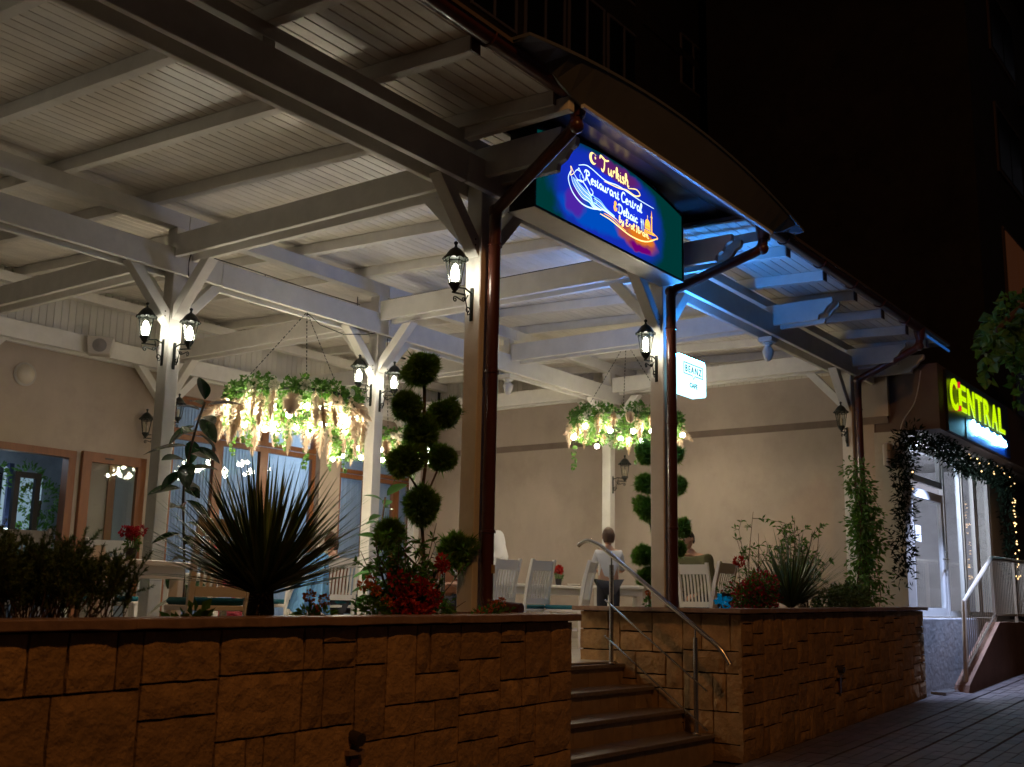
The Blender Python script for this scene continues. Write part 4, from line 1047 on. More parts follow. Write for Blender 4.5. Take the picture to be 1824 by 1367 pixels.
# ================================================================ LANTERNS
def lantern(lit):
    """origin at the wall plate; the arm points along -Y"""
    t = E('wall_lantern', 'black wall lantern', 'lantern', (0, 0, 0), 'black wall lanterns on the pergola posts')
    ir = M['iron']
    MB().box((-0.018, -0.012, -0.20), (0.018, -0.001, 0.10)).part('wall_plate', ir, t, bevel=0.003)
    mb = MB()
    mb.tube([(0, -0.012, 0.05), (0, -0.10, 0.075), (0, -0.21, 0.055), (0, -0.245, 0.03)], 0.008, 6)
    mb.tube([(0, -0.10, 0.015), (0, -0.275, 0.0)], 0.009, 6)
    mb.part('arm', ir, t, smooth=True)
    mb = MB()
    def scroll(cy, cz, r, a0, a1, tail_):
        pts = [(0, cy + r * (1 - 0.75 * i / 16) * math.cos(a0 + (a1 - a0) * i / 16), cz + r * (1 - 0.75 * i / 16) * math.sin(a0 + (a1 - a0) * i / 16)) for i in range(17)]
        mb.tube([tail_] + pts, 0.006, 5)
    scroll(-0.055, -0.115, 0.040, R(-90), R(380), (0, -0.115, 0.06))
    scroll(-0.235, -0.055, 0.028, R(60), R(480), (0, -0.14, -0.045))
    scroll(-0.12, -0.035, 0.025, R(0), R(420), (0, -0.06, 0.02))
    mb.part('scrollwork', ir, t, smooth=True)
    Y = -0.245; n = 6; z0 = 0.085; z1 = 0.305; r0 = 0.052; r1 = 0.088
    MB().lathe([(0.010, 0.0), (0.018, 0.02), (0.03, 0.03), (0.045, 0.055), (0.056, 0.068), (0.056, z0 - 0.002)], (0, Y, 0), 6).part('base_cup', ir, t, smooth=False)
    mb = MB()
    for k in range(n):
        a = 2 * math.pi * k / n + R(30)
        mb.tube([(r0 * math.cos(a), Y + r0 * math.sin(a), z0), (r1 * math.cos(a), Y + r1 * math.sin(a), z1)], 0.0055, 4)
    for (r_, z_) in ((r0 + 0.002, z0), (r1 + 0.002, z1), (r1 - 0.004, z1 - 0.03)):
        pts = [(r_ * math.cos(2 * math.pi * k / n + R(30)), Y + r_ * math.sin(2 * math.pi * k / n + R(30)), z_) for k in range(n + 1)]
        mb.tube(pts, 0.0045, 4)
    mb.part('cage', ir, t, smooth=False)
    g = MB()
    for k in range(n):
        a = 2 * math.pi * k / n + R(30); b = 2 * math.pi * (k + 1) / n + R(30)
        g.v += [(r0 * math.cos(a) * .97, Y + r0 * math.sin(a) * .97, z0), (r0 * math.cos(b) * .97, Y + r0 * math.sin(b) * .97, z0), (r1 * math.cos(b) * .97, Y + r1 * math.sin(b) * .97, z1), (r1 * math.cos(a) * .97, Y + r1 * math.sin(a) * .97, z1)]
        g.f.append((4 * k, 4 * k + 1, 4 * k + 2, 4 * k + 3))
    g.part('glass', M['lglass'], t, smooth=False)
    roof = MB().lathe([(0.108, z1 - 0.004), (0.110, z1 + 0.006), (0.092, z1 + 0.022), (0.070, z1 + 0.055), (0.050, z1 + 0.080), (0.022, z1 + 0.100), (0.014, z1 + 0.104), (0.010, z1 + 0.125), (0.018, z1 + 0.135), (0.018, z1 + 0.150), (0.006, z1 + 0.160)], (0, Y, 0), 12)
    for k in range(12):
        a = 2 * math.pi * (k + .5) / 12
        roof.ball((0.106 * math.cos(a), Y + 0.106 * math.sin(a), z1 - 0.006), 0.012, 5, 4)
    roof.part('roof', ir, t, smooth=True)
    if lit:
        MB().lathe([(0.006, 0.090), (0.022, 0.10), (0.034, 0.13), (0.036, 0.18), (0.024, 0.235), (0.004, 0.26)], (0, Y, 0), 10).part('bulb', M['bulb'], t, smooth=True)
        lamp('lantern_light', (0, Y, 0.18), 46, (1.0, 0.84, 0.66), 0.03, parent=t)
    else:
        MB().lathe([(0.012, 0.085), (0.012, 0.13), (0.02, 0.15), (0.02, 0.19), (0.006, 0.22)], (0, Y, 0), 8).part('bulb', M['frost'], t, smooth=True)
    return t
LL = lantern(True); LU = lantern(False)
usedL = [0, 0]
def place_lantern(x, y, z, rot, label, lit=True):
    i = 0 if lit else 1
    t = (LL, LU)[i] if not usedL[i] else copy_tree((LL, LU)[i])
    usedL[i] = 1
    t.location = (x, y, z); t.rotation_euler = (0, 0, R(rot)); t.scale = (0.84,) * 3; t['label'] = label
    return t
# rot 0: arm towards the street; rot -90: arm to the left
place_lantern(1.999, 4.99, 3.455, -90, 'lit lantern on the left face of the front post furthest to the left')
place_lantern(1.999, 8.63, 3.52, -90, 'lit left lantern of the pair on the inner post furthest to the left')
place_lantern(2.07, 8.559, 3.49, 0, 'lit right lantern of the pair on the inner post furthest to the left')
place_lantern(6.279, 4.99, 3.455, -90, 'lit lantern on the left face of the post left of the stairs')
place_lantern(9.079, 4.99, 3.48, -90, 'lit lantern on the left face of the right entrance post, beside the cafe sign')
place_lantern(6.279, 8.63, 3.52, -90, 'lit left lantern of the pair on the left inner post, by the dark rubber plant')
place_lantern(6.35, 8.559, 3.49, 0, 'lit right lantern of the pair on the left inner post, by the dark rubber plant')
place_lantern(9.079, 8.63, 3.57, -90, 'lit left lantern of the pair on the central inner post, beside the big chandelier')
place_lantern(9.15, 8.559, 3.51, 0, 'lit right lantern of the pair on the central inner post, next to the topiary')
place_lantern(14.149, 4.99, 3.50, -90, 'unlit lantern on the left face of the far right post above the climbing plant', False)
place_lantern(9.15, 12.349, 3.50, 0, 'unlit lantern on the rear post left of the rubber plant', False)
place_lantern(9.079, 12.42, 3.28, -90, 'unlit lantern low on the left face of the rear post near the brown door leaf', False)
place_lantern(14.22, 8.559, 3.05, 0, 'unlit lantern hidden behind the right flower chandelier', False)

# ================================================================ FLOWER CHANDELIERS
random.seed(5)
def plume(L, w):
    """pampas plume pointing down -Z from the origin: core + many soft barbs"""
    mb = MB()
    n = 320
    for i in range(n):
        t = random.random() ** 0.8; a = rnd(0, 6.283)
        ww = w * math.sin(math.pi * min(1, 0.12 + t * 0.88)) ** 0.6 * (1 - 0.55 * t)
        p = Vector((0, 0, -L * t)); d = Vector((math.cos(a), math.sin(a), 0)) * ww + Vector((0, 0, -L * 0.16 * rnd(0.7, 1.2)))
        s_ = Vector((-math.sin(a), math.cos(a), 0)) * 0.008
        q = len(mb.v)
        mb.v += [tuple(p - s_), tuple(p + s_), tuple(p + d * 0.6 + s_ * 1.3), tuple(p + d)]
        mb.f += [(q, q + 1, q + 2), (q, q + 2, q + 3)]
    mb.tube([(0, 0, 0.1), (0, 0, -L * 0.9)], [0.004, 0.002], 4)
    return mb.mesh('pampas_plume', M['pampas'], smooth=False)
PL = [plume(0.36, 0.125), plume(0.30, 0.11), plume(0.42, 0.12)]
def vine(L):
    mb = MB(); pts = []
    for i in range(9): pts.append((0.025 * math.sin(i * 1.1), 0.02 * math.cos(i * 1.7), -L * i / 8))
    mb.tube(pts, 0.003, 4)
    for i in range(int(L / 0.016)):
        z = -L * random.random(); a = rnd(0, 6.28); s_ = rnd(0.022, 0.036)
        c = Vector((0.03 * math.cos(a), 0.03 * math.sin(a), z)); u = runit() * s_; v = u.cross(runit());
        if v.length < 1e-3: continue
        v = v.normalized() * s_ * 0.8
        q = len(mb.v); mb.v += [tuple(c - u), tuple(c + v), tuple(c + u), tuple(c - v)]; mb.f.append((q, q + 1, q + 2, q + 3))
    return mb.mesh('hanging_vine', M['leafl'], smooth=False)
VN = [vine(0.45), vine(0.62), vine(0.35)]
FLW = MB()
for k in range(7):
    a = 2 * math.pi * k / 7; b = a + 0.5; FLW.add([(0, 0, 0), (0.05 * math.cos(a), 0.05 * math.sin(a), 0.02), (0.065 * math.cos(a + .4), 0.065 * math.sin(a + .4), 0.0), (0.05 * math.cos(a + .8), 0.05 * math.sin(a + .8), 0.02)], [(0, 1, 2, 3)])
FLW.ball((0, 0, 0.01), 0.018, 6, 4)
FLM = FLW.mesh('flower', M['cream'], smooth=False)
GLB = MB().ball((0, 0, 0), 0.033, 12, 8).mesh('globe_bulb', M['bulb2'])
def chandelier(c, hook, r, label, npl, nv, nb, power, dens=1.0, cord=None):
    t = E('flower_chandelier', label, 'chandelier', c, 'ring chandeliers of flowers and pampas grass')
    cx0, cy0, cz0 = c
    MB().tube([(cx0 + r * math.cos(2 * math.pi * k / 32), cy0 + r * math.sin(2 * math.pi * k / 32), cz0 + 0.02) for k in range(33)], 0.018, 6).part('ring', M['iron'], t)
    for k in range(3):
        a = 2 * math.pi * k / 3 + 0.6
        A = Vector((cx0 + r * math.cos(a), cy0 + r * math.sin(a), cz0 + 0.05)); B = Vector(hook)
        n = 26; mb = MB()
        for i in range(n):
            p = A.lerp(B, i / n); q_ = A.lerp(B, (i + 0.62) / n); mb.tube([p, q_], 0.0065 if i % 2 else 0.004, 4)
        mb.part('chain', M['iron'], t)
    cs = []
    for k in range(26):
        a = 2 * math.pi * k / 26 + rnd(-.05, .05); rr = r + rnd(-0.03, 0.03)
        cs.append(((cx0 + rr * math.cos(a), cy0 + rr * math.sin(a), cz0 + rnd(-0.02, 0.07)), rnd(0.085, 0.13)))
    leafcloud('greenery', M['leafm'], t, cs, int(3400 * dens), 0.050, flat=1.0, asp=1.5, shell=0.3)
    cs2 = [((p[0], p[1], p[2] - 0.15), q * 0.95) for (p, q) in cs]
    leafcloud('hanging_leaves', M['leafl'], t, cs2, int(2300 * dens), 0.040, flat=1.2, droop=0.6, asp=1.6, shell=0.3)
    for k in range(npl):
        a = 2 * math.pi * (k + rnd(-.3, .3)) / npl; rr = r + rnd(0.0, 0.09); out = rnd(0.0, 0.3)
        if k % 7 == 0: out = rnd(0.9, 1.6)
        d = Vector((math.cos(a) * out, math.sin(a) * out, -1)).normalized()
        q_ = Vector((0, 0, -1)).rotation_difference(d)
        inst('pampas_plume', PL[k % 3], t, (rr * math.cos(a), rr * math.sin(a), rnd(-0.06, 0.03)), q_, (rnd(0.65, 1.05) * (1.0 if npl > 30 else 0.8),) * 3)
    for k in range(nv):
        a = 2 * math.pi * (k + rnd(-.3, .3)) / nv; rr = r + rnd(-0.02, 0.07)
        inst('hanging_vine', VN[k % 3], t, (rr * math.cos(a), rr * math.sin(a), rnd(-0.1, 0.0)), Quaternion((0, 0, 1), rnd(0, 6)), (rnd(0.8, 1.05),) * 3)
    for k in range(14):
        a = rnd(0, 6.28); rr = r + rnd(0.02, 0.12); el = rnd(0.0, 0.09)
        d = Vector((math.cos(a), math.sin(a), rnd(-0.3, 0.5))).normalized()
        inst('flower', FLM, t, (rr * math.cos(a), rr * math.sin(a), el - 0.02), Vector((0, 0, 1)).rotation_difference(d), (rnd(0.7, 1.2),) * 3)
    for k in range(nb):
        a = 2 * math.pi * k / nb + 0.2; rr = r + rnd(-0.06, 0.10); z = rnd(-0.26, -0.13)
        inst('globe_bulb', GLB, t, (rr * math.cos(a), rr * math.sin(a), z))
    for k in range(9):
        a = 2 * math.pi * k / 9 + 0.5
        lamp('bulb_light', (r * 1.02 * math.cos(a), r * 1.02 * math.sin(a), -0.16), power / 9, (1.0, 0.83, 0.62), 0.06, parent=t)
    return t
ch1 = chandelier((7.84, 8.53, 3.26), (7.95, 8.53, 4.225), 0.60, 'large glowing flower and pampas grass ring chandelier left of the central inner post', 34, 12, 22, 330)
MB().tube([(7.95, 8.53, 4.22), (8.15, 8.53, 4.13), (8.5, 8.53, 4.10), (8.85, 8.53, 4.17), (9.0, 8.53, 4.22)], 0.005, 5).part('power_cord', M['iron'], ch1)
chandelier((11.85, 11.0, 3.50), (11.85, 11.0, 4.9), 0.66, 'smaller looking rear flower chandelier seen behind the central inner post', 22, 6, 12, 100, 0.8)
chandelier((12.80, 7.50, 3.66), (12.80, 7.50, 4.75), 0.66, 'right flower and pampas grass ring chandelier behind the right entrance post', 24, 3, 14, 110, 1.0)

# ================================================================ SHOP ON THE RIGHT
sh = E('corner_shop', 'ground floor shop with a brown fascia and a white glazed door at the right', 'shop', (17, 4.6, 1.2))
SF = 4.62
bx('fascia', (15.02, 4.06, 3.62), (24.0, 4.30, 4.50), M['fascia'], sh)
bx('fascia_return', (15.02, 4.301, 3.62), (15.20, SF + 0.3, 4.50), M['fascia'], sh)
bx('soffit', (15.201, 4.301, 3.62), (24.0, SF + 0.2, 3.66), M['shopwall'], sh)
bx('sign_panel', (15.30, 4.02, 3.63), (18.75, 4.058, 4.46), M['signblk'], sh)
bx('corner_pier', (14.985, SF - 0.06, 0.2), (15.32, SF + 0.3, 3.619), M['shopwall'], sh)
bx('end_pier', (19.75, SF - 0.02, 0.2), (20.6, SF + 0.3, 3.619), M['shopwall'], sh)
bx('far_wall', (20.601, SF, 0.2), (30, SF + 0.3, 4.4), M['fascia'], sh)
bx('door_sill', (15.321, SF - 0.12, 0.9), (19.749, SF + 0.1, 1.19), M['shopwall'], sh)
d1 = frame(15.36, 16.95, 1.20, 2.93, 0.12, SF - 0.02, 0.06, M['wmetal'], sh, 'glazed_door')
mb = MB(); mb.box((16.86, SF - 0.05, 1.85), (16.90, SF - 0.021, 2.12)); mb.tube([(16.88, SF - 0.05, 2.0), (16.88, SF - 0.08, 2.0), (16.60, SF - 0.08, 2.0)], 0.012, 6); mb.part('handle', M['steel'], d1)
bx('door_notice', (15.62, SF - 0.004, 2.20), (15.86, SF + 0.001, 2.42), M['paper'], d1)
frame(15.36, 16.95, 3.02, 3.55, 0.09, SF - 0.02, 0.06, M['wmetal'], sh, 'transom_window')
for (a, b) in ((17.02, 18.0), (18.05, 18.8), (18.85, 19.72)):
    frame(a, b, 1.20, 3.56, 0.08, SF - 0.01, 0.06, M['shopwall'] if a > 18 else M['wmetal'], sh, 'shop_window')
mb = MB(); y0, y1, z0, z1 = SF + 0.32, 8.5, 1.15, 3.7
mb.v = [(15.3, y0, z0), (20.5, y0, z0), (20.5, y1, z0), (15.3, y1, z0), (15.3, y0, z1), (20.5, y0, z1), (20.5, y1, z1), (15.3, y1, z1)]
mb.f = [(0, 1, 2, 3), (7, 6, 5, 4), (1, 5, 6, 2), (2, 6, 7, 3), (3, 7, 4, 0)]
mb.part('shop_interior', mat('shop_interior_paint', (0.30, 0.27, 0.25), 0.8, noise=0.5, nscale=0.9), sh)
for (x, l) in ((16.1, 'above the shop door'), (17.6, 'behind the shop window right of the door')):
    q = E('shop_tube_light', 'glowing white tube light inside the shop ' + l, 'lamp', (x, 5.6, 3.45))
    bx('tube', (x - 0.5, 5.6, 3.42), (x + 0.5, 5.65, 3.46), emat('tube_glow2', (0.78, 0.86, 1.0), 14), q)
lamp('shop_room_light', (17.2, 5.9, 3.2), 420, (0.68, 0.76, 1.0), 0.3)
lamp('neon_spill_spot', (15.9, 3.93, 3.55), 520, (0.48, 0.60, 1.0), 0.05, kind='SPOT', rot=(R(14), 0, 0), spot=R(74))  # added spot throwing the neon script's blue light onto landing and door
bd = E('door_downlight_fitting', 'tiny bright downlight under the shop soffit beside the garland', 'lamp', (15.5, 4.4, 3.58))
MB().ball((15.42, 4.50, 3.50), 0.035, 8, 6).part('glow', emat('tube_glow2', (0.78, 0.86, 1.0), 14), bd)
cn2 = E('shop_counter', 'dark display counter with a pale top inside the shop window', 'counter', (17.8, 6.5, 1.2))
bx('cabinet', (16.9, 6.3, 1.16), (19.6, 6.9, 2.05), mat('dark_cabinet', (0.05, 0.025, 0.02), 0.4), cn2); bx('top', (16.85, 6.25, 2.051), (19.6, 6.95, 2.10), M['wmetal'], cn2)
sf2 = E('shop_shelf', 'tall white shop shelf seen through the door glass', 'shelf', (18.6, 7.9, 1.2))
for k in range(5): bx('shelf_board', (17.8, 7.7, 1.25 + k * 0.45), (19.9, 8.1, 1.28 + k * 0.45), M['wmetal'], sf2)
for k in range(22):
    x = 17.85 + rnd(0, 1.9); z = 1.282 + random.randint(0, 3) * 0.45
    bx('goods', (x, 7.72, z), (x + 0.12, 7.95, z + rnd(0.15, 0.3)), random.choice((M['redf'], M['leafl'], M['cream'], M['denim'], M['orange'])), sf2)
# illuminated lettering
s1 = E('shop_sign', 'yellow-green lit channel letters reading CENTRAL on the shop fascia', 'sign', (17, 4.02, 4.1))
YG = emat('yellow_green_acrylic', (0.55, 0.86, 0.0), 0.9)
sizes = 0.52; x = 15.32
for i, ch in enumerate('CENTRAL'):
    mb = text_mb(ch, 0.62, 0.012, 0.006)
    w0 = min(p[0] for p in mb.v); w1 = max(p[0] for p in mb.v); z0 = min(p[1] for p in mb.v); z1 = max(p[1] for p in mb.v)
    cw = 0.355 if ch != 'T' else 0.37
    zc = 3.965 if ch != 'C' else 3.93; hh = 0.375 if ch != 'C' else 0.44
    mb.v = [(x + (p[0] - w0) / (w1 - w0) * cw, 3.985 - p[2], zc + (p[1] - z0) / (z1 - z0) * hh) for p in mb.v]
    mb.part('letter', YG, s1, smooth=False)
    x += cw + 0.082
RD = emat('red_acrylic', (0.7, 0.0, 0.03), 0.8)
bx('red_accent', (15.71, 3.957, 3.95), (15.735, 4.01, 4.02), RD, s1); bx('red_accent', (15.71, 3.957, 4.27), (15.735, 4.01, 4.35), RD, s1)
s2 = E('script_sign', 'blazing cyan-white neon script on a blue panel under the yellow letters', 'sign', (17.3, 4.02, 3.8))
bx('blue_panel', (16.15, 4.012, 3.635), (18.70, 4.0195, 3.93), mat('blue_sign_panel', (0.01, 0.08, 0.45), 0.4), s2)
mb = MB()
# unreadable swashes, as in the photograph: overlapping loops that blaze out
zz = 3.80
for i in range(15):
    u = 16.42 + i * 0.128; hgt = (0.11, 0.06, 0.09, 0.05, 0.07, 0.05, 0.10, 0.06, 0.05, 0.08, 0.05, 0.06, 0.09, 0.06, 0.05)[i]
    dn = 0.06 if i in (1, 9, 10) else 0.02
    pts = catmull([(u - 0.05, 3.985, zz - 0.01), (u, 3.985, zz + hgt), (u + 0.06, 3.985, zz + hgt * 0.5), (u + 0.03, 3.985, zz - dn), (u + 0.10, 3.985, zz - 0.005)], 5)
    mb.tube(pts, 0.021, 6)
mb.part('neon_script', emat('cyan_neon', (0.25, 0.72, 1.0), 22), s2)
# garland with fairy lights around the shop front
random.seed(9)
gl = E('garland', 'dark fir garland with tiny warm fairy lights around the shop front', 'garland', (15.4, 4.35, 3.4))
cs = []; lt = []
path = [(14.62, 4.50, 1.75), (14.70, 4.50, 2.4), (14.72, 4.48, 3.0), (14.85, 4.42, 3.50), (15.6, 4.34, 3.55), (16.3, 4.32, 3.52), (17.2, 4.33, 3.42), (18.2, 4.33, 3.44), (19.3, 4.34, 3.44), (19.75, 4.36, 3.35), (19.9, 4.38, 2.8), (19.95, 4.4, 2.2), (19.9, 4.4, 1.9)]
pp = catmull(path, 9)
for p in pp:
    fat = 0.13 if p.x < 15.0 else (0.15 if p.z > 3.3 else 0.10)
    cs.append((tuple(p + Vector((rnd(-.06, .06), rnd(-.04, .04), rnd(-.05, .05)))), fat * rnd(0.85, 1.25)))
leafcloud('fir_twigs', M['garl'], gl, cs, 5200, 0.085, flat=0.9, asp=3.5, shell=0.25)
WL = emat('fairy_light', (1.0, 0.62, 0.25), 4)
FB = MB().ball((0, 0, 0), 0.010, 6, 5).mesh('fairy_light', WL)
for i in range(46):
    p = pp[random.randrange(int(len(pp) * (0.72 if i > 22 else 0)), len(pp))]
    inst('fairy_light', FB, gl, Vector((p.x + rnd(-.1, .1), p.y - rnd(0.10, 0.15), p.z + rnd(-.1, .1))) - Vector((15.4, 4.35, 3.4)))
# landing wall, ramp side and railing
ln = E('entrance_landing', 'speckled concrete landing wall lit blue in front of the shop door', 'landing', (15.7, 4.4, 0.3))
MB().prism([(14.45, 0.15), (17.3, 0.4), (17.3, 1.18), (14.70, 1.18), (14.45, 0.95)], 'y', SF - 0.121, SF - 0.32).part('landing_front', M['ramp'], ln, bevel=0.01)
bx('landing_floor', (14.72, SF - 0.118, 0.9), (21, SF - 0.06, 1.17), M['ramp'], ln)
bx('drain_cover', (14.50, 4.02, gz(14.6) + 0.004), (15.2, 4.20, gz(15) + 0.012), M['steel'], ln)
rp = E('stair_side_wall', 'low brown wall with a sloping top carrying the shop railing at the right edge', 'wall', (17, 4.0, 0.5))
MB().prism([(15.05, 0.1), (24, 0.4), (24, 1.14), (16.95, 1.14), (15.20, 0.36)], 'y', 4.10, 3.92).part('wall', mat('brown_render', (0.24, 0.13, 0.08), 0.85, noise=0.25, nscale=3, bump=0.3), rp)
rl = E('shop_railing', 'cream painted railing of thin vertical bars rising beside the shop steps', 'railing', (16.5, 3.98, 1.2))
cm = M['cmetal']
MB().tube([(15.30, 3.99, 0.30), (15.42, 3.99, 1.40), (16.98, 3.99, 2.03), (24, 3.99, 2.10)], 0.030, 8).part('handrail', cm, rl)
MB().tube([(15.34, 3.99, 0.55), (16.96, 3.99, 1.24), (24, 3.99, 1.25)], 0.018, 6).part('lower_rail', cm, rl)
for x in (16.98, 18.3, 19.6): MB().box((x - 0.02, 3.97, 1.10), (x + 0.02, 4.01, 2.05)).part('rail_post', cm, rl)
x = 15.50
BR = MB().box((-0.004, -0.004, 0), (0.004, 0.004, 1)).mesh('baluster', cm)
while x < 20.5:
    zb = 0.60 + (x - 15.40) * 0.41 if x < 16.96 else 1.25; zt = 1.42 + (x - 15.42) * 0.40 if x < 16.98 else 2.03
    inst('baluster', BR, rl, Vector((x, 3.99, zb)) - Vector((16.5, 3.98, 1.2)), None, (1, 1, zt - zb)); x += 0.10
ac = E('wall_unit', 'pale rounded utility box on the pier left of the shop garland', 'utility box', (14.9, 4.7, 3.3))
bx('box', (14.72, 4.64, 3.12), (14.98, 4.738, 3.44), M['speaker'], ac, 0.03)
cb = E('dangling_cable', 'thin pale cable hanging from the pergola end to the shop wall', 'cable', (15.0, 4.3, 4.4))
MB().tube(catmull([(14.95, 4.25, 4.40), (14.97, 4.35, 4.0), (14.99, 4.55, 3.7), (15.0, 4.6, 3.3)], 6), 0.007, 5).part('cable', M['speaker'], cb)
ls = E('led_strip', 'short blue glowing strip above the end of the right gutter', 'light strip', (15.0, 4.0, 4.7))
bx('strip', (14.35, 3.97, 4.70), (15.35, 3.985, 4.725), emat('blue_led', (0.015, 0.11, 0.40), 0.5), ls)

# ================================================================ APARTMENT BLOCK (almost lost in the dark)
ab = E('apartment_block', 'tall dark apartment block rising behind the terrace roof', 'building', (25, 14, 5))
BW = M['blockwall']
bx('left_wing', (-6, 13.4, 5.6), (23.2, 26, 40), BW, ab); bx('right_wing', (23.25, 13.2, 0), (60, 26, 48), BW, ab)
for k in range(9):
    bx('floor_band', (23.3, 13.14, 7 + 3.0 * k), (59, 13.195, 7.22 + 3.0 * k), BW, ab)
def awin(x, y, z, w_, h, lit=None, facing='y'):
    f = MB()
    t = 0.06
    f.box((x, y - 0.05, z), (x + t, y, z + h)); f.box((x + w_ - t, y - 0.05, z), (x + w_, y, z + h))
    f.box((x + t, y - 0.049, z + h - t), (x + w_ - t, y, z + h)); f.box((x + t, y - 0.049, z), (x + w_ - t, y, z + t)); f.box((x + w_ / 2 - t / 2, y - 0.048, z + t), (x + w_ / 2 + t / 2, y, z + h - t))
    q = f.part('window', mat('dim_window_frame', (0.22, 0.20, 0.22), 0.6), ab)
    bx('pane', (x + t, y - 0.02, z + t), (x + w_ - t, y - 0.01, z + h - t), lit or M['dglass'], q)
    return q
for k in range(10):
    for j, x in enumerate((25.4, 36.0, 39.5, 46, 49)):
        awin(x, 13.19, 6.2 + 3.0 * k, 1.5, 1.5)
wl = emat('dim_orange_window', (0.020, 0.006, 0.002), 1.0)
lw1 = awin(30.3, 13.19, 20.35, 1.0, 0.9, emat('bright_cyan_window', (0.5, 1.0, 0.9), 1.2))
for k in range(5):
    for x in (14.6, 16.5, 18.4, 20.15, 21.9):
        awin(x, 13.38, 7.2 + 3.1 * k, 1.6, 2.3)
nb_ = E('neighbour_block', 'dark brown corner building above the shop at the right edge', 'building', (26, 6, 4.5))
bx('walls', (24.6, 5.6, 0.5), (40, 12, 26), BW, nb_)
for k in range(6):
    f = bx('window', (26.7, 5.55, 5.25 + 3.1 * k), (29.2, 5.599, 7.0 + 3.1 * k), M['fascia'], nb_)
    bx('pane', (26.8, 5.53, 5.35 + 3.1 * k), (27.9, 5.549, 6.9 + 3.1 * k), wl if k == 1 else M['dglass'], f)
    bx('pane', (28.0, 5.53, 5.35 + 3.1 * k), (29.1, 5.549, 6.9 + 3.1 * k), wl if k == 1 else M['dglass'], f)
    bx('balcony_slab', (29.6, 4.6, 4.9 + 3.1 * k), (34, 5.6, 5.05 + 3.1 * k), BW, nb_)

# ================================================================ FURNITURE
def chair():
    """white slat-back chair, origin on the floor under the seat centre, backrest at -Y, sitter faces +Y"""
    t = E('slat_back_chair', 'x', 'chair', (0, 0, 0), 'white slat-back chairs on the terrace'); m = M['white']
    w_ = 0.215
    MB().box((-w_, -0.20, 0.41), (w_, 0.22, 0.445)).part('seat', m, t, bevel=0.006)
    MB().box((-w_ + 0.01, -0.195, 0.446), (w_ - 0.01, 0.22, 0.495)).part('cushion', M['teal'], t, bevel=0.018)
    for sx in (-1, 1):
        x = sx * (w_ - 0.02)
        mb = MB(); prof = [(-0.235, 0.0), (-0.195, 0.0), (-0.185, 0.43), (-0.235, 0.78), (-0.305, 1.02), (-0.345, 1.02), (-0.285, 0.78), (-0.225, 0.45)]
        mb.prism(prof, 'x', x - 0.019, x + 0.019); mb.part('back_leg', m, t, bevel=0.004)
        MB().box((x - 0.02, 0.17, 0), (x + 0.02, 0.21, 0.409)).part('front_leg', m, t, bevel=0.004)
        MB().box((x - 0.01, -0.18, 0.20), (x + 0.01, 0.17, 0.23)).part('stretcher', m, t)
    def yb(z): return -0.205 - max(0, z - 0.45) * 0.115 - max(0, z - 0.75) * 0.14
    # top rail, low rail, slats
    def slab(x0, x1, z0, z1, th, nm, n=1):
        mb = MB(); vs = []
        for i in range(n + 1):
            z = z0 + (z1 - z0) * i / n; y = yb(z)
            vs += [(x0, y, z), (x1, y, z), (x1, y - th, z), (x0, y - th, z)]
        fs = [(0, 3, 2, 1), (4 * n, 4 * n + 1, 4 * n + 2, 4 * n + 3)]
        for i in range(n):
            a = 4 * i
            for k in range(4): fs.append((a + k, a + (k + 1) % 4, a + 4 + (k + 1) % 4, a + 4 + k))
        mb.add(vs, fs); return mb.part(nm, m, t)
    slab(-w_ + 0.041, w_ - 0.041, 0.885, 1.00, 0.026, 'top_rail')
    slab(-w_ + 0.041, w_ - 0.041, 0.50, 0.565, 0.024, 'low_rail')
    for k in range(7):
        x = -0.135 + 0.045 * k; slab(x - 0.010, x + 0.010, 0.566, 0.884, 0.013, 'slat', 3)
    return t
CH = chair(); used = [0]
def put_chair(x, y, rot, label):
    t = CH if not used[0] else copy_tree(CH); used[0] = 1
    t.location = (x, y, FL); t.rotation_euler = (0, 0, R(rot)); t['label'] = label
    return t
def table(x, y, sx, sy, rot, label):
    t = E('white_table', label, 'table', (x, y, FL), 'white rectangular tables on the terrace'); m = M['white']
    MB().box((-sx / 2, -sy / 2, 0.715), (sx / 2, sy / 2, 0.755)).xf(Matrix.Translation((x, y, FL))).part('tabletop', m, t, bevel=0.006)
    MB().box((-sx / 2 + 0.06, -sy / 2 + 0.06, 0.63), (sx / 2 - 0.06, sy / 2 - 0.06, 0.714)).xf(Matrix.Translation((x, y, FL))).part('apron', m, t)
    for a in (-1, 1):
        for b in (-1, 1):
            MB().box((a * (sx / 2 - 0.10) - 0.04, b * (sy / 2 - 0.10) - 0.04, 0), (a * (sx / 2 - 0.10) + 0.04, b * (sy / 2 - 0.10) + 0.04, 0.629)).xf(Matrix.Translation((x, y, FL))).part('leg', m, t, bevel=0.005)
    t.rotation_euler = (0, 0, R(rot)); return t
table(4.98, 7.32, 1.15, 0.8, 20, 'white table with a red potted flower behind the juniper at the left')
table(8.6, 10.2, 1.5, 0.85, 8, 'white table in front of the blue jacket behind the spiky plant')
table(12.2, 8.85, 2.6, 0.8, 0, 'white table with the small red flower between the middle chairs')
table(13.3, 7.6, 1.2, 0.85, 0, 'white table of the guest in the olive sweater')
table(5.9, 9.9, 1.4, 0.8, 0, 'white table near the open window at the far left')
put_chair(5.10, 8.80, -15, 'chair with its broad back rail rising behind the juniper at far left')
put_chair(6.1, 8.9, 150, 'chair seen small beyond the left table, left of the potted flower')
put_chair(4.98, 6.15, -18, 'chair with slats just left of the base of the big spiky plant')
put_chair(6.9, 9.9, 60, 'chair behind the left table beside the rubber plant')
put_chair(10.67, 8.12, -8, 'left one of the two chairs seen from behind right of the big downpipe')
